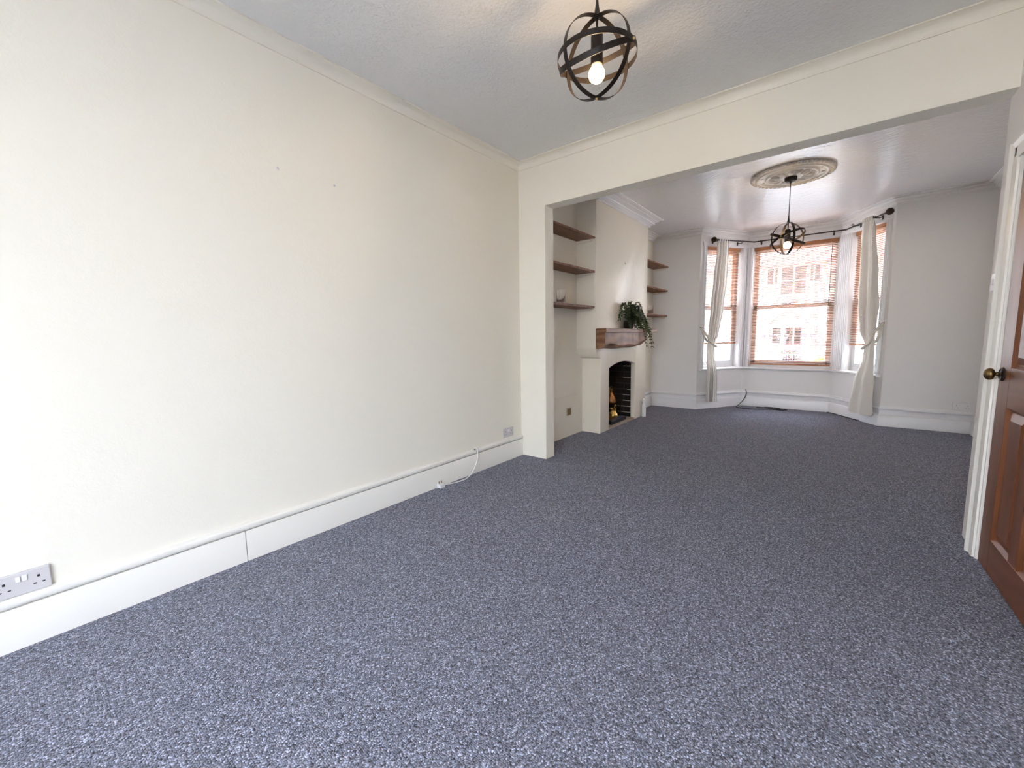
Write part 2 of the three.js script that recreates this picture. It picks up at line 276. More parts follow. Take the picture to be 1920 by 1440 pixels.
const bayLabels = ['white sash window at the chimney breast end of the bay', 'wide white sash window in the middle of the bay', 'white sash window at the door end of the bay'];
bays.forEach((b, i) => {
  const w = struct('window_' + (i + 1), bayLabels[i], 'window'); frameOn(w, b.A, b.B);
  const y0 = SILL, y1 = HEAD, f = 0.035, z0 = -0.13, z1 = -0.075, ym = 1.50;
  mesh('frame', merge([rbox(b.s0, b.s0 + f, y0, y1, z0, z1), rbox(b.s1 - f, b.s1, y0, y1, z0, z1), rbox(b.s0, b.s1, y1 - f, y1, z0, z1), rbox(b.s0, b.s1, y0, y0 + 0.05, z0, z1)]), M.upvc, w);
  for (const [a, c, dz] of [[y0 + 0.05, ym + 0.03, 0.012], [ym - 0.03, y1 - f, -0.018]]) {
    const s0 = b.s0 + f, s1 = b.s1 - f, g = 0.04;
    const sash = mesh('sash', merge([rbox(s0, s0 + g, a, c, z0 + 0.02 + dz, z1 - 0.01 + dz), rbox(s1 - g, s1, a, c, z0 + 0.02 + dz, z1 - 0.01 + dz), rbox(s0, s1, c - g - 0.01, c, z0 + 0.02 + dz, z1 - 0.01 + dz), rbox(s0, s1, a, a + g + 0.01, z0 + 0.02 + dz, z1 - 0.01 + dz)]), M.upvc, w);
    mesh('pane', box(s0 + g - 0.004, s1 - g + 0.004, a + g, c - g, -0.102 + dz, -0.098 + dz), M.glassPane, sash);
  }
});
// ---- skirtings
const vict = [[0, 0], [0.032, 0], [0.032, 0.122], [0.026, 0.133], [0.014, 0.138], [0.010, 0.144], [0.010, 0.194], [0.014, 0.196], [0.026, 0.198], [0.031, 0.205], [0.031, 0.212], [0.026, 0.219], [0.013, 0.223], [0.009, 0.24], [0, 0.24]];
const bayPath = [P1, P2, P3, P4];
struct('baseboard_front', 'tall white moulded skirting round the bay and its side walls', 'skirting', sweep([[0, -2.56], [0, ZF], ...bayPath, [XF, ZF], [XF, -TH]], vict), M.glossWhite);
{
  const sk = struct('baseboard_left', 'white skirting of butted boards along the long cream wall', 'skirting');
  mesh('bead', sweep([[0, ZR], [0, 0]], [[0, 0.163], [0.016, 0.163], [0.021, 0.168], [0.024, 0.178], [0.022, 0.188], [0.014, 0.196], [0, 0.2]]), M.gloss, sk);
  for (const [a, b] of [[ZR, 2.3595], [2.3565, 0.9172], [0.9152, 0.0]]) mesh('board', sweep([[0, a], [0, b]], [[0, 0], [0.02, 0], [0.02, 0.152], [0.017, 0.158], [0, 0.158]]), M.gloss, sk);
}
struct('baseboard_right', 'white skirting along the wall behind the hinge side of the door', 'skirting', sweep([[XR, 1.09], [XR, 4.25]].reverse(), [[0, 0], [0.02, 0], [0.02, 0.152], [0.017, 0.162], [0, 0.18]].map(([o, y]) => [-o, y])), M.gloss);
struct('trim_8', 'thin painted ridge along the alcove wall above the brass socket', 'wall trim', rbox(0, 0.006, 0.458, 0.47, -1.05, -TH, 0.002), M.cream);
// ---- cornices
const cove = []; { const X = 0.075, Y = 0.051; cove.push([0, YB + 0.01], [0, YB - Y], [0.008, YB - Y]); for (let i = 0; i <= 8; i++) { const a = i / 8 * Math.PI / 2; cove.push([X - 0.006 - (X - 0.016) * Math.cos(a), YB - 0.006 - (Y - 0.012) * (1 - Math.sin(a))]); } cove.push([X, YB - 0.006], [X, YB + 0.01]); }
struct('trim_9', 'plain white coving round the ceiling of the nearer room', 'cornice', sweep([[0, ZR], [0, 0], [XR, 0], [XR, ZR]], cove), M.cream);
const step = (b, w) => [[0, -0.01 / b], [0, 1], [0.14, 1], [0.15, 0.9], [0.07, 0.86], [0.2, 0.7], [0.36, 0.6], [0.43, 0.59], [0.44, 0.49], [0.36, 0.45], [0.48, 0.33], [0.62, 0.27], [0.7, 0.27], [0.71, 0.18], [0.63, 0.13], [0.88, 0.1], [1, 0.1], [1, -0.01 / b]].map(([o, d]) => [o * w, YF - d * b]);
struct('trim_10', 'stepped white cornice round the walls and bay of the far room', 'cornice', sweep([[0, -2.56], [0, ZF], ...bayPath, [XF, ZF], [XF, -TH]], step(0.085, 0.1)), M.white);
struct('trim_11', 'deep white moulded cornice along the top of the chimney breast', 'cornice', sweep([[BX, -1.05], [BX, -2.57]], step(0.068, 0.195)), M.glossWhite);

// ---------------------------------------------------------------- door
{
  const d = struct('door_1', 'brown varnished six panel wooden door standing just ajar', 'door');
  d.position.set(XR + 0.022, 0, 0.955); d.rotation.y = 0; // hinge side; local -z runs to the lock edge
  d.rotation.y = 0.029;
  const W = 0.76, T = 0.035, H = 1.905, Y0 = 0.008, zs = (z) => -z; // local z of a distance from the hinge
  const st = 0.105, mu = [0.335, 0.425];
  const part = (n, z0, z1, y0, y1, x0 = 0, x1 = T, m = M.door) => mesh(n, metres(rbox(x0, x1, y0, y1, -z1, -z0, 0.0025)), m, d);
  part('stile', 0, st, Y0, H); part('stile', W - st - 0.03, W, Y0, H);
  const rails = [[Y0, 0.165], [0.776, 0.951], [1.435, 1.525], [1.80, H]];
  for (const [a, b] of rails) { const g = metres(rbox(0, T, a, b, -(W - st - 0.03), -st, 0.0025), 1, true); mesh('rail', g, M.doorH, d); }
  for (const [a, b] of [[0.165, 0.776], [0.951, 1.435], [1.525, 1.80]]) {
    part('muntin', mu[0] - 0.02, mu[1] - 0.02, a, b);
    for (const [z0, z1] of [[st, mu[0] - 0.02], [mu[1] - 0.02, W - st - 0.03]]) {
      // raised and fielded panel facing the room (towards -x), with a bead round it
      const w = z1 - z0, h = b - a, e = 0.045, f = 0.012, pos = [];
      const q = (p, s, t, u) => pos.push(...p, ...s, ...t, ...p, ...t, ...u), r = (k, x) => [[x, a + k, -z0 - k], [x, b - k, -z0 - k], [x, b - k, -z1 + k], [x, a + k, -z1 + k]];
      const R0 = r(0, 0.001), R1 = r(f, 0.014), R2 = r(f + 0.004, 0.015), R3 = r(e, 0.006), R4 = r(e + 0.003, 0.0045);
      for (const [A, B] of [[R0, R1], [R1, R2], [R2, R3], [R3, R4]]) for (let i = 0; i < 4; i++) { const j = (i + 1) % 4; q(A[i], A[j], B[j], B[i]); }
      q(R4[0], R4[1], R4[2], R4[3]);
      const K = r(0, 0.03); q(K[3], K[2], K[1], K[0]);
      const g = new THREE.BufferGeometry(); g.setAttribute('position', new THREE.Float32BufferAttribute(pos, 3)); g.computeVertexNormals();
      mesh('panel', metres(g), M.door, d);
    }
  }
  const k = mesh('knob', lathe([[0, 0.060], [0.011, 0.059], [0.02, 0.0545], [0.0235, 0.05], [0.0235, 0.0485], [0.0265, 0.046], [0.028, 0.041], [0.027, 0.036], [0.0225, 0.0295], [0.014, 0.026], [0.007, 0.0235], [0.0085, 0.02], [0.0105, 0.016], [0.008, 0.011], [0.007, 0.008], [0.007, 0]], 32).rotateZ(Math.PI / 2).translate(0, 0.917, -W + 0.045), M.agedBrass, d);
  mesh('rose_plate', lathe([[0, 0.008], [0.014, 0.008], [0.02, 0.006], [0.024, 0.009], [0.03, 0.006], [0.033, 0]], 28).rotateZ(Math.PI / 2).translate(0, 0.917, -W + 0.045), M.iron, k);
}
{ // lining, stop and moulded architrave
  const prof = [[0, 0], [0.012, 0], [0.015, 0.012], [0.015, 0.05], [0.02, 0.058], [0.026, 0.066], [0.026, 0.078], [0.02, 0.085], [0, 0.085]]; // [proud of wall, away from the opening]
  const leg = (zin, dir) => { const s = new THREE.Shape(prof.map(([o, a]) => new THREE.Vector2(zin + dir * a, o))); const g = new THREE.ExtrudeGeometry(s, { depth: DH + 0.03 + 0.004, bevelEnabled: false }); return crease(g.applyMatrix4(new THREE.Matrix4().set(0, -1, 0, XR, 0, 0, 1, 0, 1, 0, 0, 0, 0, 0, 0, 1)), 0.35); };
  const flip = (g) => { g = clean(g); const p = g.attributes.position; let vol = 0; const a = p.array; for (let i = 0; i < a.length; i += 9) vol += a[i] * (a[i + 4] * a[i + 8] - a[i + 5] * a[i + 7]) - a[i + 1] * (a[i + 3] * a[i + 8] - a[i + 5] * a[i + 6]) + a[i + 2] * (a[i + 3] * a[i + 7] - a[i + 4] * a[i + 6]); if (vol < 0) { for (let i = 0; i < a.length; i += 9) for (let k = 0; k < 3; k++) { const t = a[i + 3 + k]; a[i + 3 + k] = a[i + 6 + k]; a[i + 6 + k] = t; } g.computeVertexNormals(); g = toCreasedNormals(g, 0.35); } return g; };
  const headShape = new THREE.Shape(prof.map(([o, a]) => new THREE.Vector2(XR - o, DH - 0.045 + a)));
  const head = new THREE.ExtrudeGeometry(headShape, { depth: DZ1 - DZ0 + 0.1, bevelEnabled: false }).translate(0, 0, DZ0 - 0.05 + 0.0);
  struct('trim_12', 'cream gloss moulded architrave round the brown door', 'architrave', merge([flip(leg(DZ0 - 0.035 + 0.02, -1)), flip(leg(DZ1 + 0.015, 1)), flip(crease(head, 0.35))]), M.gloss);
  struct('trim_13', 'cream door lining inside the architrave', 'door frame', merge([box(XR - 0.004, 3.05, 0, DH, DZ0 - 0.02, DZ0 + 0.004), box(XR - 0.004, 3.05, 0, DH, DZ1 - 0.004, DZ1 + 0.02), box(XR - 0.004, 3.05, DH - 0.01, DH + 0.02, DZ0 - 0.02, DZ1 + 0.02), box(XR + 0.066, XR + 0.1, 0, DH, DZ0, DZ0 + 0.035), box(XR + 0.066, XR + 0.1, 0, DH, DZ1 - 0.035, DZ1), box(XR + 0.066, XR + 0.1, DH - 0.045, DH, DZ0, DZ1)]), M.gloss);
}

// ---------------------------------------------------------------- pendant lamps and ceiling rose
function pendant(label, at, yCeil, turn, va, vb, ta, tb) {
  const t = thing('pendant_lamp', label, 'pendant lamp', at, null, turn), R = 0.15, up = yCeil - at[1]; // at: centre of the globe
  const band = (k) => { const g = [], w = 0.021, n = 72, pos = [], th = 0.0016; for (let i = 0; i < n; i++) { const a = i / n * Math.PI * 2, b = (i + 1) / n * Math.PI * 2; const p = (q, r, z) => [Math.cos(q) * r, Math.sin(q) * r, z]; const Q = (A, B, C, D) => pos.push(...A, ...B, ...C, ...A, ...C, ...D); const o = R + k, i_ = o - th; Q(p(a, o, -w / 2), p(b, o, -w / 2), p(b, o, w / 2), p(a, o, w / 2)); Q(p(a, i_, w / 2), p(b, i_, w / 2), p(b, i_, -w / 2), p(a, i_, -w / 2)); Q(p(a, i_, -w / 2), p(b, i_, -w / 2), p(b, o, -w / 2), p(a, o, -w / 2)); Q(p(a, o, w / 2), p(b, o, w / 2), p(b, i_, w / 2), p(a, i_, w / 2)); } const G = new THREE.BufferGeometry(); G.setAttribute('position', new THREE.Float32BufferAttribute(pos, 3)); G.computeVertexNormals(); return toCreasedNormals(G, 0.4); };
  mesh('hoop', band(0).rotateY(va), M.iron, t); mesh('hoop', band(-0.002).rotateY(vb), M.iron, t);
  mesh('hoop', band(0.002).rotateX(Math.PI / 2 + ta), M.iron, t); mesh('hoop', band(0.0045).rotateX(Math.PI / 2 + tb), M.iron, t);
  for (const [x, y] of [[R + 0.006, 0], [-R - 0.006, 0], [0, -R - 0.002]]) mesh('rivet', new THREE.SphereGeometry(0.0055, 10, 8).translate(x, y, 0), M.brass, t);
  mesh('cord_grip', lathe([[0.004, 0.215], [0.006, 0.19], [0.01, 0.165], [0.012, 0.15], [0.012, 0.142], [0, 0.142]], 16), M.black, t);
  mesh('rod', cyl(0.0045, 0.0045, 0.075, 0, 0.08, 0, 10), M.iron, t);
  mesh('lamp_holder', lathe([[0, 0.088], [0.018, 0.086], [0.0235, 0.078], [0.0235, -0.026], [0.021, -0.03], [0, -0.03]], 24), M.iron, t);
  mesh('cord', cyl(0.0035, 0.0035, up - 0.2 - 0.03, 0, 0.2, 0, 8), M.black, t);
  mesh('ceiling_cup', lathe([[0.006, up - 0.05], [0.012, up - 0.04], [0.04, up - 0.036], [0.05, up - 0.026], [0.052, up], [0, up]], 28), M.black, t);
  const bulb = mesh('bulb', lathe([[0, -0.0945], [0.012, -0.092], [0.0225, -0.085], [0.0295, -0.075], [0.032, -0.0625], [0.0295, -0.05], [0.0225, -0.0385], [0.016, -0.031], [0.0135, -0.029], [0, -0.029]], 28), std({ color: 0xfff0d8, emissive: lin(1, 0.72, 0.38), emissiveIntensity: 7, roughness: 0.4 }), t);
  const L = new THREE.PointLight(lin(1, 0.68, 0.36), BULB, 0, 2); L.position.set(0, -0.062, 0); L.shadow.radius = 1.4; L.name = 'bulb_light'; t.add(L);
  return t;
}
pendant('black metal hoop globe pendant lamp hanging in front of the beam', [1.513, 2.213, 1.47], YB, -0.07, 1.19, -0.11, 0.46, 0.02);
pendant('black metal hoop globe pendant lamp hanging from the plaster ceiling rose', [1.88, 2.015, -1.79], YF - 0.034, -1.83, 0.7, -0.7, 0.44, -0.44);
{
  const t = thing('ceiling_rose', 'round plaster ceiling rose with leaf and ring mouldings', 'ceiling rose', [1.885, YF, -1.79]);
  const R = 0.325; // y runs down from the ceiling
  mesh('base', lathe([[0, -0.034], [0.1, -0.034], [0.115, -0.024], [0.185, -0.016], [0.19, -0.026], [0.2, -0.032], [0.213, -0.03], [0.218, -0.018], [0.262, -0.015], [0.266, -0.027], [0.278, -0.031], [0.288, -0.027], [0.292, -0.016], [R, -0.014], [R, 0], [0, 0]], 96), M.plasterRose, t);
  for (let i = 0; i < 48; i++) { const a = i / 48 * Math.PI * 2; mesh('scallop', new THREE.SphereGeometry(0.022, 10, 6).scale(1, 0.8, 1).translate(Math.cos(a) * (R - 0.006), -0.012, Math.sin(a) * (R - 0.006)), M.plasterRose, t); }
  for (let i = 0; i < 12; i++) {
    const a = i / 12 * Math.PI * 2, leaf = [];
    leaf.push(new THREE.SphereGeometry(0.034, 14, 8).scale(1.25, 0.6, 0.62).translate(0.135, -0.03, 0));
    for (const s of [-1, 1]) leaf.push(new THREE.SphereGeometry(0.02, 10, 6).scale(1.2, 0.45, 0.5).rotateY(s * 0.7).translate(0.16, -0.02, s * 0.022));
    leaf.push(new THREE.TorusGeometry(0.014, 0.005, 6, 16).rotateX(Math.PI / 2).translate(0.105, -0.034, 0));
    mesh('acanthus_leaf', merge(leaf).rotateY(a), M.plasterRose, t);
    const b = a + Math.PI / 12; mesh('flower', new THREE.SphereGeometry(0.016, 10, 6).scale(1, 0.6, 1).translate(Math.cos(b) * 0.243, -0.013, Math.sin(b) * 0.243), M.plasterRose, t);
  }
  for (const [x, z] of [[-0.06, 0.05], [0.055, 0.06]]) mesh('vent_slot', box(x - 0.012, x + 0.012, -0.0325, -0.028, z - 0.003, z + 0.003).rotateY(0.0), M.dark, t);
}

// ---------------------------------------------------------------- shelves, glasses, mantel, plant
const shelfG = 'wooden alcove shelves';
function shelf(label, x1, y1, th, z0, z1) {
  const t = thing('wall_shelf', label, 'shelf', [0, y1 - th, (z0 + z1) / 2], shelfG), L = Math.abs(z1 - z0);
  mesh('board', metres(rbox(0.001, x1, 0, th, -L / 2, L / 2, 0.003), 1), M.shelf, t);
  for (const s of [1, -1]) { // shaped support batten at either end, painted like the wall
    const sh = new THREE.Shape(); sh.moveTo(0.001, 0); sh.lineTo(x1 - 0.02, 0); sh.quadraticCurveTo(x1 - 0.03, -0.024, x1 - 0.075, -0.026); sh.lineTo(0.001, -0.03); sh.lineTo(0.001, 0);
    mesh('batten', new THREE.ExtrudeGeometry(sh, { depth: 0.012, bevelEnabled: false }).translate(0, 0, s > 0 ? L / 2 - 0.0125 : -L / 2 + 0.0005), M.breast, t);
  }
  return t;
}
shelf('top brown shelf in the alcove beside the pier', 0.225, 2.166, 0.02, -TH - 0.001, -1.049);
shelf('middle brown shelf in the alcove beside the pier', 0.225, 1.812, 0.022, -TH - 0.001, -1.049);
shelf('bottom brown shelf holding a glass in the alcove beside the pier', 0.225, 1.437, 0.024, -TH - 0.001, -1.049);
shelf('top brown shelf between the chimney breast and bay wall', 0.232, 2.138, 0.022, -2.561, ZF + 0.001);
shelf('middle brown shelf between the chimney breast and bay wall', 0.232, 1.786, 0.022, -2.561, ZF + 0.001);
shelf('bottom brown shelf holding a glass between the chimney breast and bay wall', 0.232, 1.411, 0.024, -2.561, ZF + 0.001);
function glass(label, x, y, z, r, h) {
  const t = tag(mesh('glass_tumbler', lathe([[0, 0.001], [r * 0.86, 0.001], [r * 0.9, 0.004], [r, h], [r - 0.0022, h], [r * 0.88 - 0.002, 0.012], [0, 0.01]], 36), M.tumbler), label, 'glass'); t.position.set(x, y, z); return t;
}
glass('clear straight sided drinking glass on the shelf beside the pier', 0.14, 1.437, -0.49, 0.046, 0.135);
glass('clear drinking glass on the shelf beside the bay wall', 0.15, 1.411, -2.93, 0.042, 0.13);
{
  const t = thing('mantel_beam', 'rough hewn brown wooden mantel beam with a wavy lower edge', 'mantelpiece', [BX + 0.001, 0.962, -1.8]);
  const zl = 0.735, zr = -0.50, N = 40, pos = [], prof = (z) => { const s = (zl - z) / (zl - zr); return 0.022 + 0.016 * Math.sin(s * 7.5 + 0.4) + 0.012 * Math.sin(s * 15) + 0.03 * s * s; };
  const rows = []; for (let i = 0; i <= N; i++) { const z = zl + (zr - zl) * i / N, b = prof(z), f = 0.108 + 0.006 * Math.sin(i * 0.9); rows.push([[0, b * 0.4, z], [0.02, b * 0.35 - 0.004, z], [f - 0.02, b, z], [f - 0.004, b + 0.02, z], [f, b + 0.05, z], [f - 0.004, 0.187, z], [0, 0.187, z]]); }
  const Q = (A, B, C, D) => pos.push(...A, ...B, ...C, ...A, ...C, ...D), P = rows[0].length;
  for (let i = 0; i < N; i++) for (let j = 0; j < P; j++) { const k = (j + 1) % P; Q(rows[i][j], rows[i][k], rows[i + 1][k], rows[i + 1][j]); }
  for (let j = 1; j < P - 1; j++) { pos.push(...rows[0][0], ...rows[0][j + 1], ...rows[0][j]); pos.push(...rows[N][0], ...rows[N][j], ...rows[N][j + 1]); }
  for (let i = 0; i < pos.length; i += 9) for (let k = 0; k < 3; k++) { const q = pos[i + 3 + k]; pos[i + 3 + k] = pos[i + 6 + k]; pos[i + 6 + k] = q; }
  const g = new THREE.BufferGeometry(); g.setAttribute('position', new THREE.Float32BufferAttribute(pos, 3)); g.computeVertexNormals();
  mesh('beam', metres(toCreasedNormals(g, 0.5), 1, true), M.beam, t);
  mesh('top_board', metres(rbox(0, 0.125, 0.188, 0.232, zr - 0.32, zl + 0.01, 0.004), 1, true), M.beam, t);
}
const MY = 0.962 + 0.232;
{
  const t = thing('potted_fern', 'dark woven pot with a trailing green fern on the mantel beam', 'plant', [0.302, MY, -1.79]);
  mesh('pot', lathe([[0, 0.001], [0.044, 0.001], [0.056, 0.02], [0.063, 0.055], [0.058, 0.09], [0.05, 0.1], [0.044, 0.096], [0, 0.09]], 28), std({ color: lin(0.035, 0.026, 0.016), roughness: 0.85, bumpMap: rep(artexBump, 6), bumpScale: 0.004 }), t);
  const greens = [[0.028, 0.062, 0.022], [0.05, 0.10, 0.03], [0.075, 0.13, 0.035], [0.02, 0.045, 0.02]].map(([r, g, b]) => new THREE.MeshPhysicalMaterial({ color: lin(r, g, b), roughness: 0.6, transmission: 0.12, thickness: 0, side: THREE.DoubleSide }));
  const frond = (az, len, rise, droop, w, m) => { rise *= 0.8;
    const g = [], pts = [], n = 22, dir = V(Math.cos(az), 0, -Math.sin(az));
    for (let i = 0; i <= n; i++) { const s = i / n; pts.push(V(0, 0.085, 0).addScaledVector(dir, len * (s - 0.08 * s * s)).add(V(0, rise * Math.sin(s * 2.2) - droop * s * s, 0))); }
    const c = new THREE.CatmullRomCurve3(pts); g.push(new THREE.TubeGeometry(c, 20, 0.0016, 5));
    for (let i = 2; i <= n; i++) {
      const s = i / n, p = c.getPoint(s), T = c.getTangent(s), S = new THREE.Vector3().crossVectors(T, V(0, 1, 0)).normalize();
      for (const k of [-1, 1]) for (let j = 0; j < 2; j++) {
        const L = w * (1 - 0.5 * s) * rr(0.75, 1.2), tip = p.clone().addScaledVector(S, k * L * (j ? 0.6 : 1)).addScaledVector(T, L * (j ? 0.9 : 0.55)).add(V(rr(-0.008, 0.008), rr(-0.012, 0.01), rr(-0.008, 0.008)));
        const mid = p.clone().lerp(tip, 0.5), wv = T.clone().multiplyScalar(0.0095), up = V(0, 0.003, 0);
        const A = p, B = mid.clone().add(wv).add(up), C = tip, D = mid.clone().sub(wv).add(up), b = new THREE.BufferGeometry();
        b.setAttribute('position', new THREE.Float32BufferAttribute([A, B, C, A, C, D].flatMap((q) => [q.x, q.y, q.z]), 3)); b.computeVertexNormals(); g.push(b);
      }
    }
    const G = merge(g), pp = G.attributes.position; for (let i = 0; i < pp.count; i++) { if (pp.getX(i) < -0.058) pp.setX(i, -0.058); if (pp.getY(i) < 0.004 && pp.getX(i) < 0.062) pp.setX(i, 0.062); }
    mesh('frond', G, greens[m], t);
  };
  // azimuth pi/2 runs along the mantel towards the bay
  frond(1.45, 0.50, 0.16, 0.30, 0.05, 2); frond(1.35, 0.56, 0.20, 0.44, 0.05, 1); frond(1.62, 0.44, 0.17, 0.20, 0.05, 1); frond(1.2, 0.46, 0.14, 0.34, 0.05, 2); frond(1.5, 0.6, 0.22, 0.52, 0.045, 2);
  frond(1.75, 0.40, 0.25, 0.08, 0.05, 1); frond(1.1, 0.32, 0.2, 0.14, 0.05, 0); frond(0.4, 0.2, 0.2, 0.14, 0.05, 0); frond(-0.4, 0.2, 0.22, 0.12, 0.05, 3); frond(-1.2, 0.26, 0.24, 0.1, 0.05, 0); frond(-1.55, 0.3, 0.22, 0.12, 0.05, 0);
  for (let i = 0; i < 9; i++) frond(rr(-1.35, 1.35), rr(0.14, 0.24), rr(0.16, 0.3), rr(0.04, 0.16), 0.045, i % 2 ? 0 : 3);
  for (let i = 0; i < 6; i++) frond(rr(1.2, 1.6), rr(0.36, 0.56), rr(0.14, 0.2), rr(0.22, 0.46), 0.048, 1 + i % 2);
  frond(-0.9, 0.2, 0.28, 0.06, 0.045, 0); frond(0.8, 0.18, 0.32, 0.06, 0.045, 1); frond(-1.7, 0.2, 0.30, 0.06, 0.045, 0); frond(1.9, 0.22, 0.34, 0.06, 0.045, 1); frond(0, 0.12, 0.12, 0.16, 0.04, 3); frond(-1.0, 0.14, 0.1, 0.14, 0.04, 3); frond(1.3, 0.16, 0.1, 0.15, 0.04, 3);
}
// ---- things in the fireplace
{
  const t = thing('brass_jug', 'round polished brass jug with a curved handle in the fireplace', 'jug', [0.06, 0.022, -1.90]);
  mesh('body', lathe([[0, 0], [0.038, 0], [0.05, 0.012], [0.062, 0.045], [0.06, 0.075], [0.046, 0.1], [0.034, 0.115], [0.036, 0.14], [0.042, 0.155], [0.038, 0.152], [0.031, 0.138], [0, 0.12]], 32), M.brass, t);
  mesh('spout', lathe([[0.02, 0], [0.012, 0.03], [0.009, 0.055], [0.007, 0.055], [0.01, 0.03], [0.017, 0]], 14).rotateX(0.9).translate(0, 0.075, 0.045), M.brass, t);
  mesh('handle', tube([[0, 0.15, -0.034], [0, 0.185, -0.06], [0, 0.18, -0.09], [0, 0.14, -0.098], [0, 0.09, -0.08], [0, 0.07, -0.06]], 0.006, 30, 8), M.brass, t);
}
{
  const t = thing('copper_kettle', 'dark copper and brass kettle standing on the iron trivet', 'kettle', [-0.06, 0.2, -2.10]);
  mesh('body', lathe([[0, 0], [0.06, 0], [0.075, 0.02], [0.07, 0.07], [0.045, 0.12], [0.028, 0.15], [0.03, 0.16], [0, 0.165]], 32), M.copper, t);
  mesh('lid_knob', lathe([[0, 0.205], [0.008, 0.2], [0.01, 0.19], [0.005, 0.18], [0.012, 0.165], [0, 0.165]], 16), M.brass, t);
  mesh('handle', tube([[0, 0.14, 0.05], [0, 0.21, 0.045], [0, 0.235, 0], [0, 0.21, -0.045], [0, 0.14, -0.05]], 0.005, 30, 8), M.brass, t);
  mesh('spout', lathe([[0.016, 0], [0.01, 0.04], [0.008, 0.075], [0.006, 0.075], [0.008, 0.04], [0.013, 0]], 12).rotateX(-0.7).translate(0, 0.06, -0.05), M.brass, t);
}
{
  const t = thing('iron_trivet', 'black iron trivet at the back of the fireplace', 'trivet', [-0.06, 0.022, -2.10]);
  mesh('plate', rbox(-0.11, 0.11, 0.166, 0.178, -0.11, 0.11, 0.003), M.iron, t);
  for (const [x, z] of [[-1, -1], [-1, 1], [1, -1], [1, 1]]) mesh('leg', cyl(0.008, 0.008, 0.166, x * 0.095, 0, z * 0.095, 10), M.iron, t);
}
{
  const t = thing('iron_fender', 'low blue black slatted metal box at the front of the hearth', 'fender', [0.16, 0.022, -1.8]);
  mesh('box', rbox(-0.035, 0.035, 0, 0.045, -0.22, 0.22, 0.006, 2), std({ color: lin(0.02, 0.024, 0.035), roughness: 0.35, metalness: 0.4 }), t);
  for (let i = 0; i < 9; i++) mesh('slat', rbox(-0.028, 0.02, 0.045, 0.05, -0.2 + i * 0.045, -0.172 + i * 0.045, 0.002), std({ color: lin(0.10, 0.12, 0.17), roughness: 0.4 }), t);
}
{
  const t = tag(mesh('turned_spindle', lathe([[0, 0.255], [0.012, 0.252], [0.016, 0.243], [0.012, 0.232], [0.024, 0.227], [0.027, 0.219], [0.022, 0.211], [0.015, 0.205], [0.017, 0.175], [0.024, 0.165], [0.028, 0.15], [0.028, 0.0], [0, 0]], 28), M.glossWhite), 'short white turned wooden post standing at the corner of the chimney breast', 'post'); t.position.set(0.268, 0, -2.44);
}
// ---------------------------------------------------------------- sockets, switch, cables
function socket(label, pos, ry, opt = {}) {
  const { w = 0.146, h = 0.086, mat = M.plastic, gang = 2, name = 'double_socket' } = opt;
  const t = thing(name, label, 'socket', pos, null, ry); // faces local +z, centre at origin
  mesh('plate', rbox(-w / 2, w / 2, -h / 2, h / 2, 0, 0.011, 0.004, 2), mat, t);
  const cxs = gang === 2 ? [-0.042, 0.042] : [0];
  for (const c of cxs) for (const [x, y, a, b] of [[0, 0.012, 0.0035, 0.0045], [-0.011, -0.014, 0.004, 0.0022], [0.011, -0.014, 0.004, 0.0022]]) mesh('pin_hole', box(c + x - a, c + x + a, y - b, y + b, 0.006, 0.0114), M.dark, t);
  if (gang === 2) for (const c of [-0.0085, 0.0085]) mesh('switch', rbox(c - 0.0065, c + 0.0065, 0.008, 0.03, 0.008, 0.0145, 0.0015), M.plastic, t);
  return t;
}
socket('grey white double socket above the skirting at the near end of the cream wall', [0.001, 0.242, 3.085], Math.PI / 2, { mat: M.socketGrey });
socket('grey double socket low on the cream wall beside the pier', [0.001, 0.256, 0.21], Math.PI / 2, { mat: M.socketGrey });
socket('small brass single socket low on the alcove wall', [0.001, 0.282, -0.872], Math.PI / 2, { w: 0.086, h: 0.086, mat: M.hearth, gang: 1, name: 'single_socket' }).add(Object.assign(new THREE.Mesh(rbox(-0.034, 0.034, -0.034, 0.034, 0.009, 0.0112, 0.001), M.agedBrass), { name: 'insert' }));
{
  const t = thing('double_socket', 'white double socket on the wall right of the bay', 'socket', [3.412, 0.288, ZF + 0.001]);
  mesh('box', rbox(-0.073, 0.073, -0.043, 0.043, 0, 0.022, 0.004, 2), M.plastic, t);
  for (const c of [-0.042, 0.042]) mesh('pin_hole', merge([box(c - 0.003, c + 0.003, 0.01, 0.016, 0.02, 0.0224), box(c - 0.014, c - 0.008, -0.014, -0.011, 0.02, 0.0224), box(c + 0.008, c + 0.014, -0.014, -0.011, 0.02, 0.0224)]), M.dark, t);
}
{
  const t = thing('light_switch', 'white light switch on the wall edge beside the brown door', 'switch', [XR - 0.001, 1.35, -0.01], null, -Math.PI / 2);
  mesh('plate', rbox(-0.043, 0.043, -0.043, 0.043, 0, 0.012, 0.004, 2), M.plastic, t);
  mesh('rocker', rbox(-0.007, 0.007, -0.014, 0.014, 0.01, 0.019, 0.002), M.plastic, t);
}
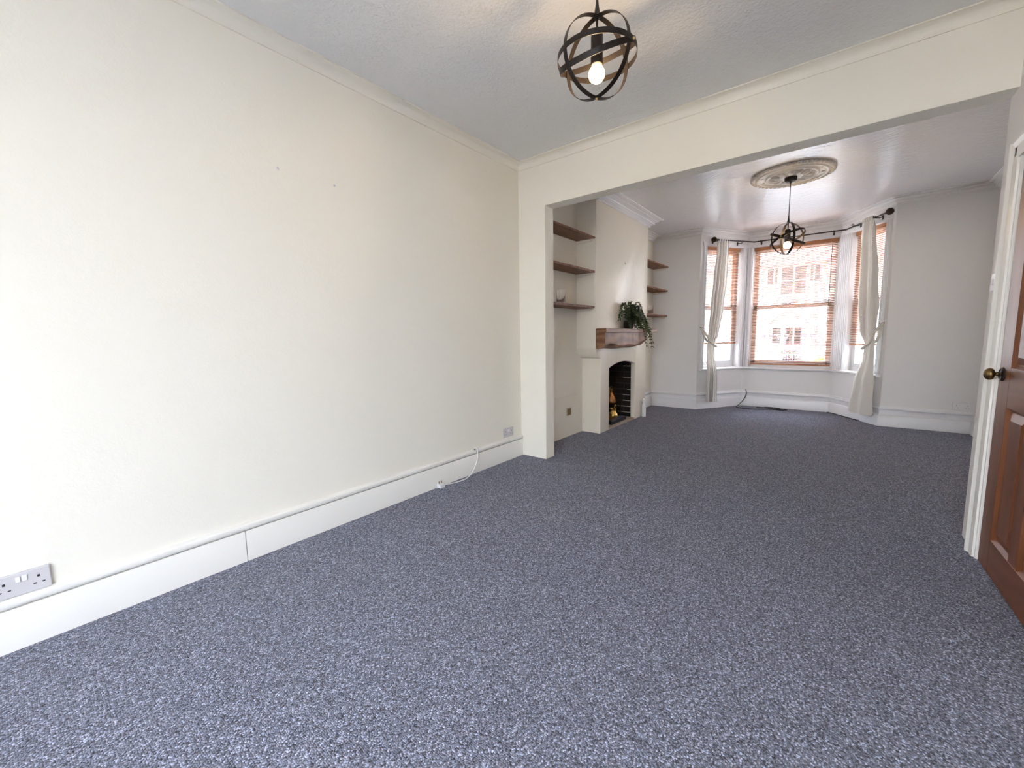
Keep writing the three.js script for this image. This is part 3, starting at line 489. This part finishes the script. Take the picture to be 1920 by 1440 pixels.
{
  const t = thing('white_cable', 'white flex with a plug trailing from the cream wall skirting onto the carpet', 'cable', [0.03, 0, 1.06]);
  mesh('flex', tube([[-0.012, 0.214, -0.385], [0.006, 0.218, -0.39], [0.016, 0.195, -0.395], [0.02, 0.14, -0.395], [0.022, 0.08, -0.365], [0.026, 0.03, -0.315], [0.032, 0.006, -0.25], [0.034, 0.005, -0.18], [0.022, 0.006, -0.1], [0.012, 0.012, -0.02]], 0.0042, 60, 8), M.plastic, t);
  mesh('plug', rbox(-0.012, 0.03, 0.0, 0.032, -0.022, 0.028, 0.006, 2), M.plastic, t);
  mesh('grommet', cyl(0.006, 0.006, 0.004, -0.008, 0.2, -0.388, 10), M.dark, t);
  for (const z of [-0.009, 0.015]) mesh('pin', box(0.0, 0.004, 0.032, 0.05, z - 0.003, z + 0.003), M.agedBrass, t);
}
{
  const t = thing('black_cable', 'loose coil of thin black cable on the carpet below the centre window', 'cable', [1.5, 0, -3.95]);
  const w = (x, y, z) => [x - 1.5, y, z + 3.95];
  mesh('lead', tube([w(1.235, 0.265, -4.115), w(1.245, 0.2, -4.11), w(1.225, 0.12, -4.08), w(1.18, 0.045, -4.0), w(1.15, 0.006, -3.9), w(1.2, 0.006, -3.85), w(1.3, 0.006, -3.82), w(1.4, 0.006, -3.83), w(1.52, 0.006, -3.9), w(1.62, 0.006, -3.95), w(1.70, 0.007, -3.93), w(1.76, 0.008, -3.95), w(1.79, 0.008, -4.0), w(1.75, 0.008, -4.03), w(1.68, 0.009, -3.98), w(1.58, 0.012, -4.03), w(1.45, 0.008, -4.06), w(1.4, 0.006, -4.04)], 0.0055, 140, 7), M.black, t);
  mesh('coil', tube([w(1.42, 0.014, -4.03), w(1.55, 0.018, -3.98), w(1.66, 0.016, -3.99), w(1.7, 0.014, -4.05), w(1.6, 0.016, -4.07), w(1.5, 0.018, -4.02), w(1.56, 0.02, -3.93), w(1.68, 0.016, -3.96)], 0.005, 90, 7), M.black, t);
}
tag(mesh('dark_gap_strip', tube([[2.25, 0.006, -4.11], [2.32, 0.006, -4.02], [2.42, 0.006, -3.86], [2.52, 0.006, -3.7], [2.58, 0.006, -3.62]], 0.006, 30, 6), M.black), 'thin black strip standing in for the shadow gap at the skirting foot under the right curtain', 'cable');  // black strip put in for the shadow gap below the skirting
// nail, picture hook and screw holes
for (const [u, v, lab] of [[521, 316, 'tiny wall plug hole high on the cream wall, further from the pier'], [627, 348, 'tiny wall plug hole high on the cream wall, nearer the pier']]) {
  const p = px(u, v, 0, 0), t = thing('wall_plug', lab, 'wall plug', [0, p.y, p.z], null, Math.PI / 2);
  mesh('ring', new THREE.TorusGeometry(0.006, 0.0022, 6, 14), M.plastic, t); mesh('hole', new THREE.CircleGeometry(0.004, 12).translate(0, 0, 0.0012), M.socketGrey, t);
}
{ const t = thing('picture_hook', 'small brass picture hook on the chimney breast above the fern', 'hook', [BX, 1.985, -1.811], null, Math.PI / 2); mesh('plate', rbox(-0.006, 0.006, -0.012, 0.014, 0, 0.002, 0.001), M.agedBrass, t); mesh('prong', tube([[0, -0.008, 0.002], [0, -0.014, 0.006], [0, -0.012, 0.012], [0, -0.006, 0.013]], 0.0018, 14, 6), M.agedBrass, t); }

// ---------------------------------------------------------------- blinds
const blindLabels = ['wooden venetian blind hanging half way down the bay window by the chimney breast', 'wide wooden venetian blind covering the middle bay window', 'wooden venetian blind behind the right hand curtain by the door end'];
bays.forEach((b, i) => {
  const [s0, s1, yb] = b.blind, t = thing('venetian_blind', blindLabels[i], 'blind', [0, 0, 0], 'wooden venetian blinds in the bay'); frameOn(t, b.A, b.B);
  const zc = -0.045, yt = HEAD - 0.002, pitch = 0.0222;
  mesh('valance', metres(rbox(s0 - 0.006, s1 + 0.006, yt - 0.05, yt, zc + 0.016, zc + 0.024, 0.002), 2, true), M.blind, t);
  mesh('headrail', metres(rbox(s0, s1, yt - 0.042, yt - 0.002, zc - 0.02, zc + 0.015, 0.002), 2, true), M.blind, t);
  const slat = metres(rbox(s0, s1, -0.0015, 0.0015, -0.0125, 0.0125, 0.001).rotateX(-0.36), 2, true);
  let y = yt - 0.06;
  for (; y > yb + 0.03; y -= pitch) { const m = mesh('slat', slat, M.blind, t); m.position.set(0, y, zc); }
  mesh('bottom_rail', metres(rbox(s0, s1, yb, yb + 0.022, zc - 0.013, zc + 0.013, 0.003), 2, true), M.blind, t);
  const W = s1 - s0, n = W > 0.8 ? [0.12, 0.5, 0.88] : [0.2, 0.8];
  for (const f of n) mesh('ladder_cord', merge([cyl(0.0011, 0.0011, yt - 0.05 - yb, s0 + W * f, yb + 0.01, zc + 0.0135, 5), cyl(0.0011, 0.0011, yt - 0.05 - yb, s0 + W * f, yb + 0.01, zc - 0.0135, 5)]), M.rope, t);
  if (i === 1) mesh('tilt_wand', merge([cyl(0.004, 0.004, 1.1, s0 + W * 0.935, 1.2, zc + 0.028, 8), cyl(0.006, 0.006, 0.04, s0 + W * 0.935, 1.18, zc + 0.028, 8)]), std({ color: lin(0.16, 0.09, 0.05), roughness: 0.5 }), t);
  else mesh('pull_cord', cyl(0.0018, 0.0018, 0.9, i === 2 ? s0 + W * 0.3 : s0 + W * 0.85, 1.2, zc + 0.022, 6), M.rope, t);
});
// ---------------------------------------------------------------- curtain pole and curtains
const PY = 2.448;
{
  const t = thing('curtain_pole', 'black metal curtain pole bent round the bay with wicker ball finials', 'curtain pole', [1.75, PY, -4.06]);
  const w = (x, z) => V(x - 1.75, 0, z + 4.06);
  const pts = [w(0.866, -3.505), w(1.262, -4.055), w(2.312, -4.055), w(2.672, -3.36)];
  for (let i = 0; i < 3; i++) mesh('rod', new THREE.TubeGeometry(new THREE.LineCurve3(pts[i], pts[i + 1]), 4, i === 1 ? 0.0085 : 0.0095, 12), M.black, t);
  for (const k of [1, 2]) mesh('elbow_joint', merge([new THREE.SphereGeometry(0.0115, 14, 10).translate(pts[k].x, 0, pts[k].z)]), M.black, t);
  for (const [e, o] of [[pts[0], pts[1]], [pts[3], pts[2]]]) {
    const d = e.clone().sub(o).normalize(), c = e.clone().addScaledVector(d, 0.035), g = [new THREE.SphereGeometry(0.03, 16, 12)];
    for (let i = 0; i < 7; i++) g.push(new THREE.TorusGeometry(0.034, 0.0032, 6, 28).rotateY(i / 7 * Math.PI).rotateZ(0.5));
    g.push(new THREE.CylinderGeometry(0.012, 0.012, 0.03, 12).rotateZ(Math.PI / 2).translate(0, 0, 0));
    const m = mesh('finial', merge(g), std({ color: lin(0.05, 0.026, 0.016), roughness: 0.5, metalness: 0.3 }), t); m.position.copy(c);
  }
  const onWall = (A, B, s) => { const l = Math.hypot(B[0] - A[0], B[1] - A[1]), d = [(B[0] - A[0]) / l, (B[1] - A[1]) / l]; return [A[0] + d[0] * s, A[1] + d[1] * s, -d[1], d[0]]; };
  for (const [A, B, s, off] of [[P1, P2, 0.19, 0.115], [P1, P2, 0.66, 0.108], [P2, P3, 0.185, 0.12], [P2, P3, 1.03, 0.12], [P3, P4, 0.37, 0.118], [P3, P4, 0.72, 0.115]]) {
    const [x, z, nx, nz] = onWall(A, B, s);
    mesh('bracket', merge([tube([[x - 1.75 + nx * 0.022, 0.004, z + 4.06 + nz * 0.022], [x - 1.75 + nx * 0.05, -0.012, z + 4.06 + nz * 0.05], [x - 1.75 + nx * off, -0.012, z + 4.06 + nz * off]], 0.0055, 12, 8), rbox(-0.011, 0.011, -0.035, 0.015, -0.004, 0.004, 0.002).rotateY(Math.atan2(nx, nz)).translate(x - 1.75 + nx * 0.021, 0, z + 4.06 + nz * 0.021), new THREE.TorusGeometry(0.012, 0.004, 6, 16).rotateY(Math.atan2(nx, nz) + Math.PI / 2).translate(x - 1.75 + nx * off, -0.001, z + 4.06 + nz * off)]), M.black, t);
  }
}
// rows: [y, s from, s to, distance from the wall plane, pleat depth]
function curtain(label, A, B, rows, pleats, phase, backwards) {
  const L = Math.hypot(B[0] - A[0], B[1] - A[1]), d = [(B[0] - A[0]) / L, (B[1] - A[1]) / L], n = [-d[1], d[0]];
  const NY = 90, NX = 110, grid = [];
  const at = (y) => { let i = 0; while (i < rows.length - 2 && y < rows[i + 1][0]) i++; const a = rows[i], b = rows[i + 1], t = Math.max(0, Math.min(1, (y - a[0]) / (b[0] - a[0]))), q = t * t * (3 - 2 * t); return a.map((v, k) => v + (b[k] - v) * (k ? q : t)); };
  const y0 = rows[0][0], y1 = rows[rows.length - 1][0];
  for (let side = 0; side < 2; side++) { const G = []; for (let j = 0; j <= NY; j++) { const R = at(y0 + (y1 - y0) * j / NY), row = []; for (let i = 0; i <= NX; i++) {
    const t = i / NX, ph = t * pleats * Math.PI * 2 + phase + 0.7 * Math.sin(j / NY * 2.5 + t * 5), w = 2 * Math.pow(Math.abs(Math.sin(ph / 2)), 0.55) - 1.15 + 0.2 * Math.sin(ph * 1.3 + 1 + j * 0.02);
    const s = R[1] + (R[2] - R[1]) * t + 0.35 * R[4] * Math.cos(ph), o = R[3] + R[4] * w + (side ? -0.0025 : 0) - 0.02 * Math.pow(2 * t - 1, 2);
    row.push([A[0] + d[0] * s + n[0] * o, R[0], A[1] + d[1] * s + n[1] * o]); } G.push(row); } grid.push(G); }
  const pos = [], Q = (a, b, c, e) => pos.push(...a, ...b, ...c, ...a, ...c, ...e), [f, k] = grid;
  for (let j = 0; j < NY; j++) { for (let i = 0; i < NX; i++) { Q(f[j][i], f[j + 1][i], f[j + 1][i + 1], f[j][i + 1]); Q(k[j][i], k[j][i + 1], k[j + 1][i + 1], k[j + 1][i]); } Q(f[j][0], k[j][0], k[j + 1][0], f[j + 1][0]); Q(f[j][NX], f[j + 1][NX], k[j + 1][NX], k[j][NX]); }
  for (let i = 0; i < NX; i++) { Q(f[0][i], f[0][i + 1], k[0][i + 1], k[0][i]); Q(f[NY][i], k[NY][i], k[NY][i + 1], f[NY][i + 1]); }
  const g = new THREE.BufferGeometry(); g.setAttribute('position', new THREE.Float32BufferAttribute(pos, 3)); g.computeVertexNormals();
  const base = [A[0] + d[0] * (rows.at(-1)[1] + rows.at(-1)[2]) / 2 + n[0] * 0.12, y1, A[1] + d[1] * (rows.at(-1)[1] + rows.at(-1)[2]) / 2 + n[1] * 0.12];
  const t = thing('curtain', label, 'curtain', base, 'cream linen curtains of the bay');
  mesh('cloth', toCreasedNormals(g.translate(-base[0], -base[1], -base[2]), 1.2), M.linen, t);
  const r0 = rows[0]; // gathered heading tape with loops over the pole
  for (let i = 0; i < 5; i++) { const s = r0[1] + (r0[2] - r0[1]) * (i + 0.5) / 5, o = r0[3]; mesh('heading_loop', new THREE.TorusGeometry(0.017, 0.006, 8, 18).scale(1, 1.15, 1.6).rotateY(Math.atan2(n[0], n[1]) + Math.PI / 2).translate(A[0] + d[0] * s + n[0] * o - base[0], PY - 0.004 - y1, A[1] + d[1] * s + n[1] * o - base[2]), M.linen, t); }
  return { A, d, n };
}
const cl = curtain('cream linen curtain tied back beside the chimney breast end of the bay', P1, P2, [[2.44, 0.205, 0.405, 0.112, 0.016], [2.3, 0.19, 0.4, 0.115, 0.036], [1.9, 0.13, 0.375, 0.122, 0.052], [1.5, 0.10, 0.325, 0.122, 0.052], [1.15, 0.085, 0.27, 0.118, 0.04], [0.95, 0.09, 0.225, 0.108, 0.016], [0.8, 0.09, 0.235, 0.108, 0.02], [0.5, 0.09, 0.265, 0.118, 0.045], [0.115, 0.085, 0.27, 0.122, 0.052]], 4.5, 0.4);
const cr = curtain('cream linen curtain tied back beside the wall with the double socket', P3, P4, [[2.44, 0.535, 0.715, 0.115, 0.016], [2.3, 0.55, 0.735, 0.115, 0.036], [1.75, 0.61, 0.815, 0.122, 0.052], [1.4, 0.625, 0.84, 0.122, 0.052], [1.15, 0.655, 0.845, 0.118, 0.04], [0.95, 0.715, 0.845, 0.108, 0.016], [0.8, 0.70, 0.85, 0.108, 0.02], [0.5, 0.65, 0.87, 0.12, 0.048], [0.12, 0.60, 0.885, 0.125, 0.055]], 4.5, 1.8);
function tieback(label, c, hs, hy, fs, ts, fy) { // hook at (hs, hy) on the wall plane; rope passes in front of the cloth from fs to ts
  const p = (s, y, o) => V(c.A[0] + c.d[0] * s + c.n[0] * o, y, c.A[1] + c.d[1] * s + c.n[1] * o), h = p(hs, hy, 0.02);
  const t = thing('curtain_tieback', label, 'tieback', [h.x, h.y, h.z], 'rope curtain tiebacks'), q = (s, y, o) => p(s, y, o).sub(h).toArray();
  const pts = [q(hs, hy - 0.012, 0.025), q((hs + fs) / 2, (hy * 0.55 + fy * 0.45), 0.11), q(fs, fy + 0.07, 0.14), q((fs + ts) / 2, fy + 0.02, 0.15), q(ts, fy, 0.12), q(ts + Math.sign(ts - fs) * 0.005, fy + 0.01, 0.075), q((fs + ts) / 2, fy + 0.06, 0.07), q(fs, fy + 0.1, 0.06), q(hs, hy - 0.02, 0.022)];
  const c1 = new THREE.CatmullRomCurve3(pts.map((a) => V(...a))), g = [];
  const n = 160; for (let k = 0; k < 3; k++) { const a = []; for (let i = 0; i <= n; i++) { const s = i / n, P = c1.getPoint(s), T = c1.getTangent(s), U = new THREE.Vector3().crossVectors(T, V(0, 1, 0.2)).normalize(), W = new THREE.Vector3().crossVectors(T, U), f = s * 130 + k * 2.094; a.push(P.addScaledVector(U, 0.0075 * Math.cos(f)).addScaledVector(W, 0.0075 * Math.sin(f))); } g.push(new THREE.TubeGeometry(new THREE.CatmullRomCurve3(a), 260, 0.0092, 7)); }
  mesh('rope', merge(g), M.rope, t);
  mesh('hook', merge([tube([q(hs, hy, 0.0), q(hs, hy, 0.03), q(hs, hy - 0.012, 0.042), q(hs, hy - 0.01, 0.052), q(hs, hy + 0.012, 0.056)], 0.0032, 20, 6), new THREE.SphereGeometry(0.008, 10, 8).translate(...q(hs, hy, 0.004))]), M.agedBrass, t);
}
tieback('twisted cream rope tieback holding the curtain beside the chimney breast end', cl, 0.035, 1.215, 0.10, 0.235, 0.93);
tieback('twisted cream rope tieback holding the curtain beside the socket wall', cr, 0.845, 1.215, 0.83, 0.70, 0.91);
// ---------------------------------------------------------------- unseen upper storey, roof and row, added to block sky from the facades opposite
struct('added_wall_upper', 'unseen upper storey, roof and neighbouring walls of this terrace added to block sky from the street', 'house wall', merge([box(-0.3, 3.8, 2.81, 5.6, -3.6, 1.2), box(-16, -0.62, -0.5, 5.6, -3.6, 1.2), box(3.8, 18, -0.5, 5.6, -3.6, 1.2), new THREE.CylinderGeometry(2.6, 2.6, 34, 3, 1).rotateX(Math.PI / 2).rotateZ(0).rotateY(Math.PI / 2).scale(1, 0.75, 1.2).translate(1, 6.55, -1.2)]), M.white);
// ---------------------------------------------------------------- street outside the bay
const GY = -0.5, HZ = -20;
M.render = paint(0.52, 0.52, 0.50, 0.9, 0.003, artexBump, 0.5);
M.renderCream = paint(0.58, 0.55, 0.47, 0.9, 0.003, artexBump, 0.5);
M.renderBlue = paint(0.4, 0.5, 0.56, 0.9, 0.003, artexBump, 0.5);
M.slate = std({ color: lin(0.16, 0.165, 0.18), roughness: 0.7 });
M.slate2 = std({ color: lin(0.2, 0.2, 0.21), roughness: 0.7 });
M.glassSky = std({ color: lin(0.03, 0.032, 0.034), roughness: 0.04 });
M.tarmac = std({ color: lin(0.2, 0.2, 0.2), roughness: 0.95, bumpMap: rep(artexBump, 1), bumpScale: 0.004 });
M.paving = std({ color: lin(0.52, 0.50, 0.47), roughness: 0.95, bumpMap: rep(artexBump, 1), bumpScale: 0.003 });
M.frameWhite = std({ color: lin(0.7, 0.7, 0.7), roughness: 0.5 });
M.greyPaint = std({ color: lin(0.22, 0.22, 0.30), roughness: 0.5 });
struct('ground', 'tarmac street and paved ground outside the house', 'street', metres(merge([box(-30, 30, GY - 0.3, GY, -40, -4.45), box(-30, 30, GY - 0.3, -0.12, -3.5, 30)])), M.tarmac);
struct('trim_14', 'pale concrete footway across the street and unseen near paving added to bounce light indoors', 'pavement', metres(merge([box(-14, 16, GY, GY + 0.1, -18.2, -16.0), box(-14, 16, GY, GY + 0.06, -9.0, -4.5)])), M.paving);  // near paving is unseen, added to bounce daylight up through the bay
function house(label, x0, x1, wallMat, roofMat) {
  const t = thing('terraced_house', label, 'house', [(x0 + x1) / 2, GY, HZ], 'terraced houses across the street'), w = (x1 - x0) / 2;
  mesh('wall', metres(box(-w, w, 0, 4.75, -6, 0)), wallMat, t);
  const sl = [], n = 16, pos = [];
  for (let i = 0; i < n; i++) { const a = i / n, b = (i + 1) / n, y0 = 4.75 + a * 2.1, y1 = 4.75 + b * 2.1, z0 = 0.3 - a * 3.3, z1 = 0.3 - b * 3.3; const Q = (A, B, C, D) => pos.push(...A, ...B, ...C, ...A, ...C, ...D); Q([-w, y0 + 0.04, z0], [w, y0 + 0.04, z0], [w, y1 + 0.015, z1], [-w, y1 + 0.015, z1]); Q([-w, y0, z0], [w, y0, z0], [w, y0 + 0.04, z0], [-w, y0 + 0.04, z0]); }
  const g = new THREE.BufferGeometry(); g.setAttribute('position', new THREE.Float32BufferAttribute(pos, 3)); g.computeVertexNormals();
  mesh('roof', merge([g, new THREE.BoxGeometry(2 * w, 0.05, 4.2).rotateX(0.57).translate(0, 5.75, -4.5)]), roofMat, t);
  mesh('gutter', new THREE.CylinderGeometry(0.06, 0.06, 2 * w, 10).rotateZ(Math.PI / 2).translate(0, 4.72, 0.3), M.greyPaint, t);
  t.userData.w = w; return t;
}
function extWindow(t, x0, x1, y0, y1, bars, glassM, z = 0) { // in house coordinates
  const f = 0.06, p = mesh('window', merge([box(x0 - f, x0, y0 - f, y1 + f, z - 0.02, z + 0.05), box(x1, x1 + f, y0 - f, y1 + f, z - 0.02, z + 0.05), box(x0, x1, y1, y1 + f, z - 0.02, z + 0.05), box(x0 - 0.1, x1 + 0.1, y0 - f - 0.05, y0, z - 0.02, z + 0.11), ...bars.map((b) => (b[0] === 'v' ? box(b[1] - 0.025, b[1] + 0.025, y0, y1, z, z + 0.04) : box(x0, x1, b[1] - 0.025, b[1] + 0.025, z, z + 0.04)))]), M.frameWhite, t);
  mesh('pane', box(x0, x1, y0, y1, z - 0.02, z + 0.012), glassM, p); return p;
}
{
  const t = house('white rendered terraced house with a gabled porch seen through the blinds', -2.6, 3.6, M.render, M.slate), o = t.position;
  const H = (u, v, z = HZ) => { const p = px(u, v, 2, z); return [p.x - o.x, p.y - o.y]; };
  { // upper bay-like window: tall middle lights with shorter side lights
    const [xa, ya] = H(1466, 503), [xb, yb] = H(1510, 549), [xc] = H(1440, 505), [xd, yd] = H(1540, 527), [xm] = H(1489, 520);
    extWindow(t, xa, xb, yb, ya, [['v', xm], ['h', (ya + yb) / 2]], M.glassSky); extWindow(t, xc, xa - 0.14, yd, ya, [['v', (xc + xa) / 2]], M.glassSky); extWindow(t, xb + 0.14, xd, yd, ya, [['v', (xb + xd) / 2]], M.glassSky);
    const [fx, fy] = H(1460, 559), [gx] = H(1515, 557); const g = [box(fx, gx, fy, fy + 0.04, 0, 0.25)];
    for (let i = 0; i < 12; i++) g.push(new THREE.CylinderGeometry((gx - fx) / 24, (gx - fx) / 24, 0.02, 10).rotateX(Math.PI / 2).translate(fx + (gx - fx) * (i + 0.5) / 12, fy, 0.25));
    mesh('window_canopy', merge(g), M.greyPaint, t);
  }
  { // downpipe
    const [x, y] = H(1541, 500); mesh('downpipe', cyl(0.05, 0.05, 4.5, x, 0.1, 0.08, 10), M.greyPaint, t);
  }
  { // gabled porch
    const zp = -18.8, dz = zp - HZ, K = (u, v) => H(u, v, zp), [ax] = K(1481, 570), [lx, ly] = K(1431, 606), [rx] = K(1531, 602), [, ay] = K(1482, 570);
    const roof = (sx, ex) => { const len = Math.hypot(ex - ax, ay - ly), a = Math.atan2(ay - ly, Math.abs(ex - ax)); return new THREE.BoxGeometry(len + 0.1, 0.07, dz + 0.2).rotateZ(-sx * a).translate((ax + ex) / 2, (ay + ly) / 2, dz / 2 + 0.1); };
    mesh('porch_roof', merge([roof(-1, lx), roof(1, rx)]), M.slate2, t);
    const board = (ex, sx) => { const len = Math.hypot(ex - ax, ay - ly), a = Math.atan2(ay - ly, Math.abs(ex - ax)); return new THREE.BoxGeometry(len + 0.1, 0.16, 0.05).rotateZ(-sx * a).translate((ax + ex) / 2, (ay + ly) / 2 - 0.1, dz + 0.22); };
    mesh('bargeboard', board(lx, -1), M.frameWhite, t); mesh('bargeboard', board(rx, 1), M.frameWhite, t);
    const tri = new THREE.Shape([[lx + 0.25, ly - 0.05], [rx - 0.25, ly - 0.05], [ax, ay - 0.2]].map(([x, y]) => new THREE.Vector2(x, y)));
    mesh('gable_panel', new THREE.ExtrudeGeometry(tri, { depth: 0.05, bevelEnabled: false }).translate(0, 0, dz + 0.05), M.renderBlue, t);
    mesh('porch_beam', box(lx + 0.1, rx - 0.1, ly - 0.22, ly - 0.04, dz + 0.02, dz + 0.16), M.frameWhite, t);
    for (const u of [1440, 1468, 1517]) { const [x] = K(u, 620); mesh('porch_post', box(x - 0.06, x + 0.06, 0.1, ly - 0.2, dz + 0.02, dz + 0.14), M.frameWhite, t); for (const s of [-1, 1]) mesh('post_bracket', new THREE.CylinderGeometry(0.14, 0.02, 0.26, 3).translate(x + s * 0.14, ly - 0.62, dz + 0.1), M.greyPaint, t); }
    const [wx0, wy1] = H(1449, 613), [wx1, wy0] = H(1465, 643); extWindow(t, wx0, wx1, wy0, wy1, [['h', (wy0 + wy1) / 2]], M.glassSky);
    const [dx0, dy1] = H(1473, 613), [dx1] = H(1505, 613);
    const d = mesh('front_door', box(dx0, dx1, 0.2, dy1, -0.02, 0.05), M.greyPaint, t); mesh('door_frame', merge([box(dx0 - 0.08, dx0, 0.2, dy1 + 0.08, 0, 0.09), box(dx1, dx1 + 0.08, 0.2, dy1 + 0.08, 0, 0.09), box(dx0, dx1, dy1, dy1 + 0.08, 0, 0.09), box((dx0 + dx1) / 2 - 0.03, (dx0 + dx1) / 2 + 0.03, 1.0, dy1, 0.04, 0.08), box(dx0, dx1, 0.95, 1.03, 0.04, 0.08)]), M.frameWhite, t);
    mesh('pane', box(dx0 + 0.06, dx1 - 0.06, 1.05, dy1 - 0.05, 0.05, 0.06), M.glassSky, d);
    mesh('letter_plate', box((dx0 + dx1) / 2 - 0.14, (dx0 + dx1) / 2 + 0.14, 0.84, 0.89, 0.05, 0.07), M.frameWhite, d);
  }
  delete t.userData.w;
}
{
  const a = house('cream rendered terraced house on the chimney side across the street', -9.2, -2.62, M.renderCream, M.slate2); extWindow(a, -1.2, 0.2, 2.7, 4.0, [['v', -0.5], ['h', 3.35]], M.glassSky); extWindow(a, 1.3, 2.6, 2.7, 4.0, [['v', 1.95], ['h', 3.35]], M.glassSky); extWindow(a, 0.9, 2.7, 0.8, 2.1, [['v', 1.5], ['v', 2.1]], M.glassSky); delete a.userData.w;
  const b = house('pale blue rendered terraced house on the door side across the street', 3.62, 10.4, M.renderBlue, M.slate); extWindow(b, -2.6, -1.3, 2.7, 4.0, [['v', -1.95], ['h', 3.35]], M.glassSky); extWindow(b, 0.2, 1.6, 2.7, 4.0, [['v', 0.9], ['h', 3.35]], M.glassSky); extWindow(b, -2.6, -0.8, 0.8, 2.1, [['v', -2], ['v', -1.4]], M.glassSky); delete b.userData.w;
}
{ // front garden wall with coping and gate, flowers behind
  const zw = -17.4, yt = px(1480, 663, 2, zw).y, t = thing('garden_wall', 'low white garden wall with grey coping across the street', 'wall', [1, GY, zw]);
  const gx0 = px(1466, 670, 2, zw).x - 1, gx1 = px(1502, 670, 2, zw).x - 1;
  mesh('wall', merge([box(-8, gx0, 0, yt - GY - 0.07, -0.1, 0.1), box(gx1, 9, 0, yt - GY - 0.07, -0.1, 0.1)]), M.render, t);
  mesh('coping', merge([rbox(-8, gx0, yt - GY - 0.07, yt - GY, -0.14, 0.14, 0.01), rbox(gx1, 9, yt - GY - 0.07, yt - GY, -0.14, 0.14, 0.01)]), M.slate, t);
  const gate = thing('garden_gate', 'dark metal garden gate in the low white wall', 'gate', [(gx0 + gx1) / 2 + 1, GY, zw]); const w = (gx1 - gx0) / 2 - 0.02;
  mesh('frame', merge([box(-w, w, 0.1, 0.14, -0.015, 0.015), box(-w, w, yt - GY - 0.05, yt - GY, -0.015, 0.015)]), M.greyPaint, gate);
  for (let i = 0; i <= 7; i++) mesh('bar', cyl(0.012, 0.012, yt - GY - 0.05, -w + 2 * w * i / 7, 0.05, 0, 6), M.greyPaint, gate);
}
function shrub(label, x, z, r, h, col, n, group) {
  const t = thing('garden_shrub', label, 'shrub', [x, GY, z], group), g = [];
  for (let i = 0; i < n; i++) { const a = rr(0, 6.28), q = r * Math.sqrt(rnd()), y = rr(0.15, h) ; g.push(new THREE.OctahedronGeometry(rr(0.04, 0.09), 0).scale(1, 0.5, 1).rotateX(rr(-1, 1)).rotateY(a).translate(Math.cos(a) * q, y, Math.sin(a) * q)); }
  mesh('foliage', merge(g), std({ color: lin(...col), roughness: 0.8 }), t);
  mesh('stem', cyl(0.03, 0.02, h * 0.7, 0, 0, 0, 6), std({ color: lin(0.08, 0.05, 0.03), roughness: 0.9 }), t);
}
{ const p = px(1478, 664, 2, -17.9), q = px(1542, 674, 2, -17.1); shrub('dark green shrub beside the garden gate across the street', p.x, -18.1, 0.3, p.y - GY + 0.12, [0.05, 0.08, 0.06], 260); shrub('small yellow flowering shrub in front of the white garden wall', q.x, -16.9, 0.25, q.y - GY + 0.1, [0.75, 0.62, 0.05], 160); }
// rear garden
tag(mesh('garden_fence_panel', metres(box(5.6, 5.65, -0.12, 1.9, 1.25, 11.75)), std({ color: lin(0.36, 0.27, 0.19), roughness: 0.9 })), 'wooden fence along the side of the yard', 'fence');
tag(mesh('garden_fence_panel', metres(box(-4, 8, -0.12, 1.7, 11.8, 11.85)), std({ color: lin(0.36, 0.27, 0.19), roughness: 0.9 })), 'wooden fence at the end of the rear garden', 'fence');

scene.traverse((o) => { if (o.isMesh) { o.castShadow = true; o.receiveShadow = true; } if (o.isLight) o.castShadow = true; });
renderer.render(scene, camera);
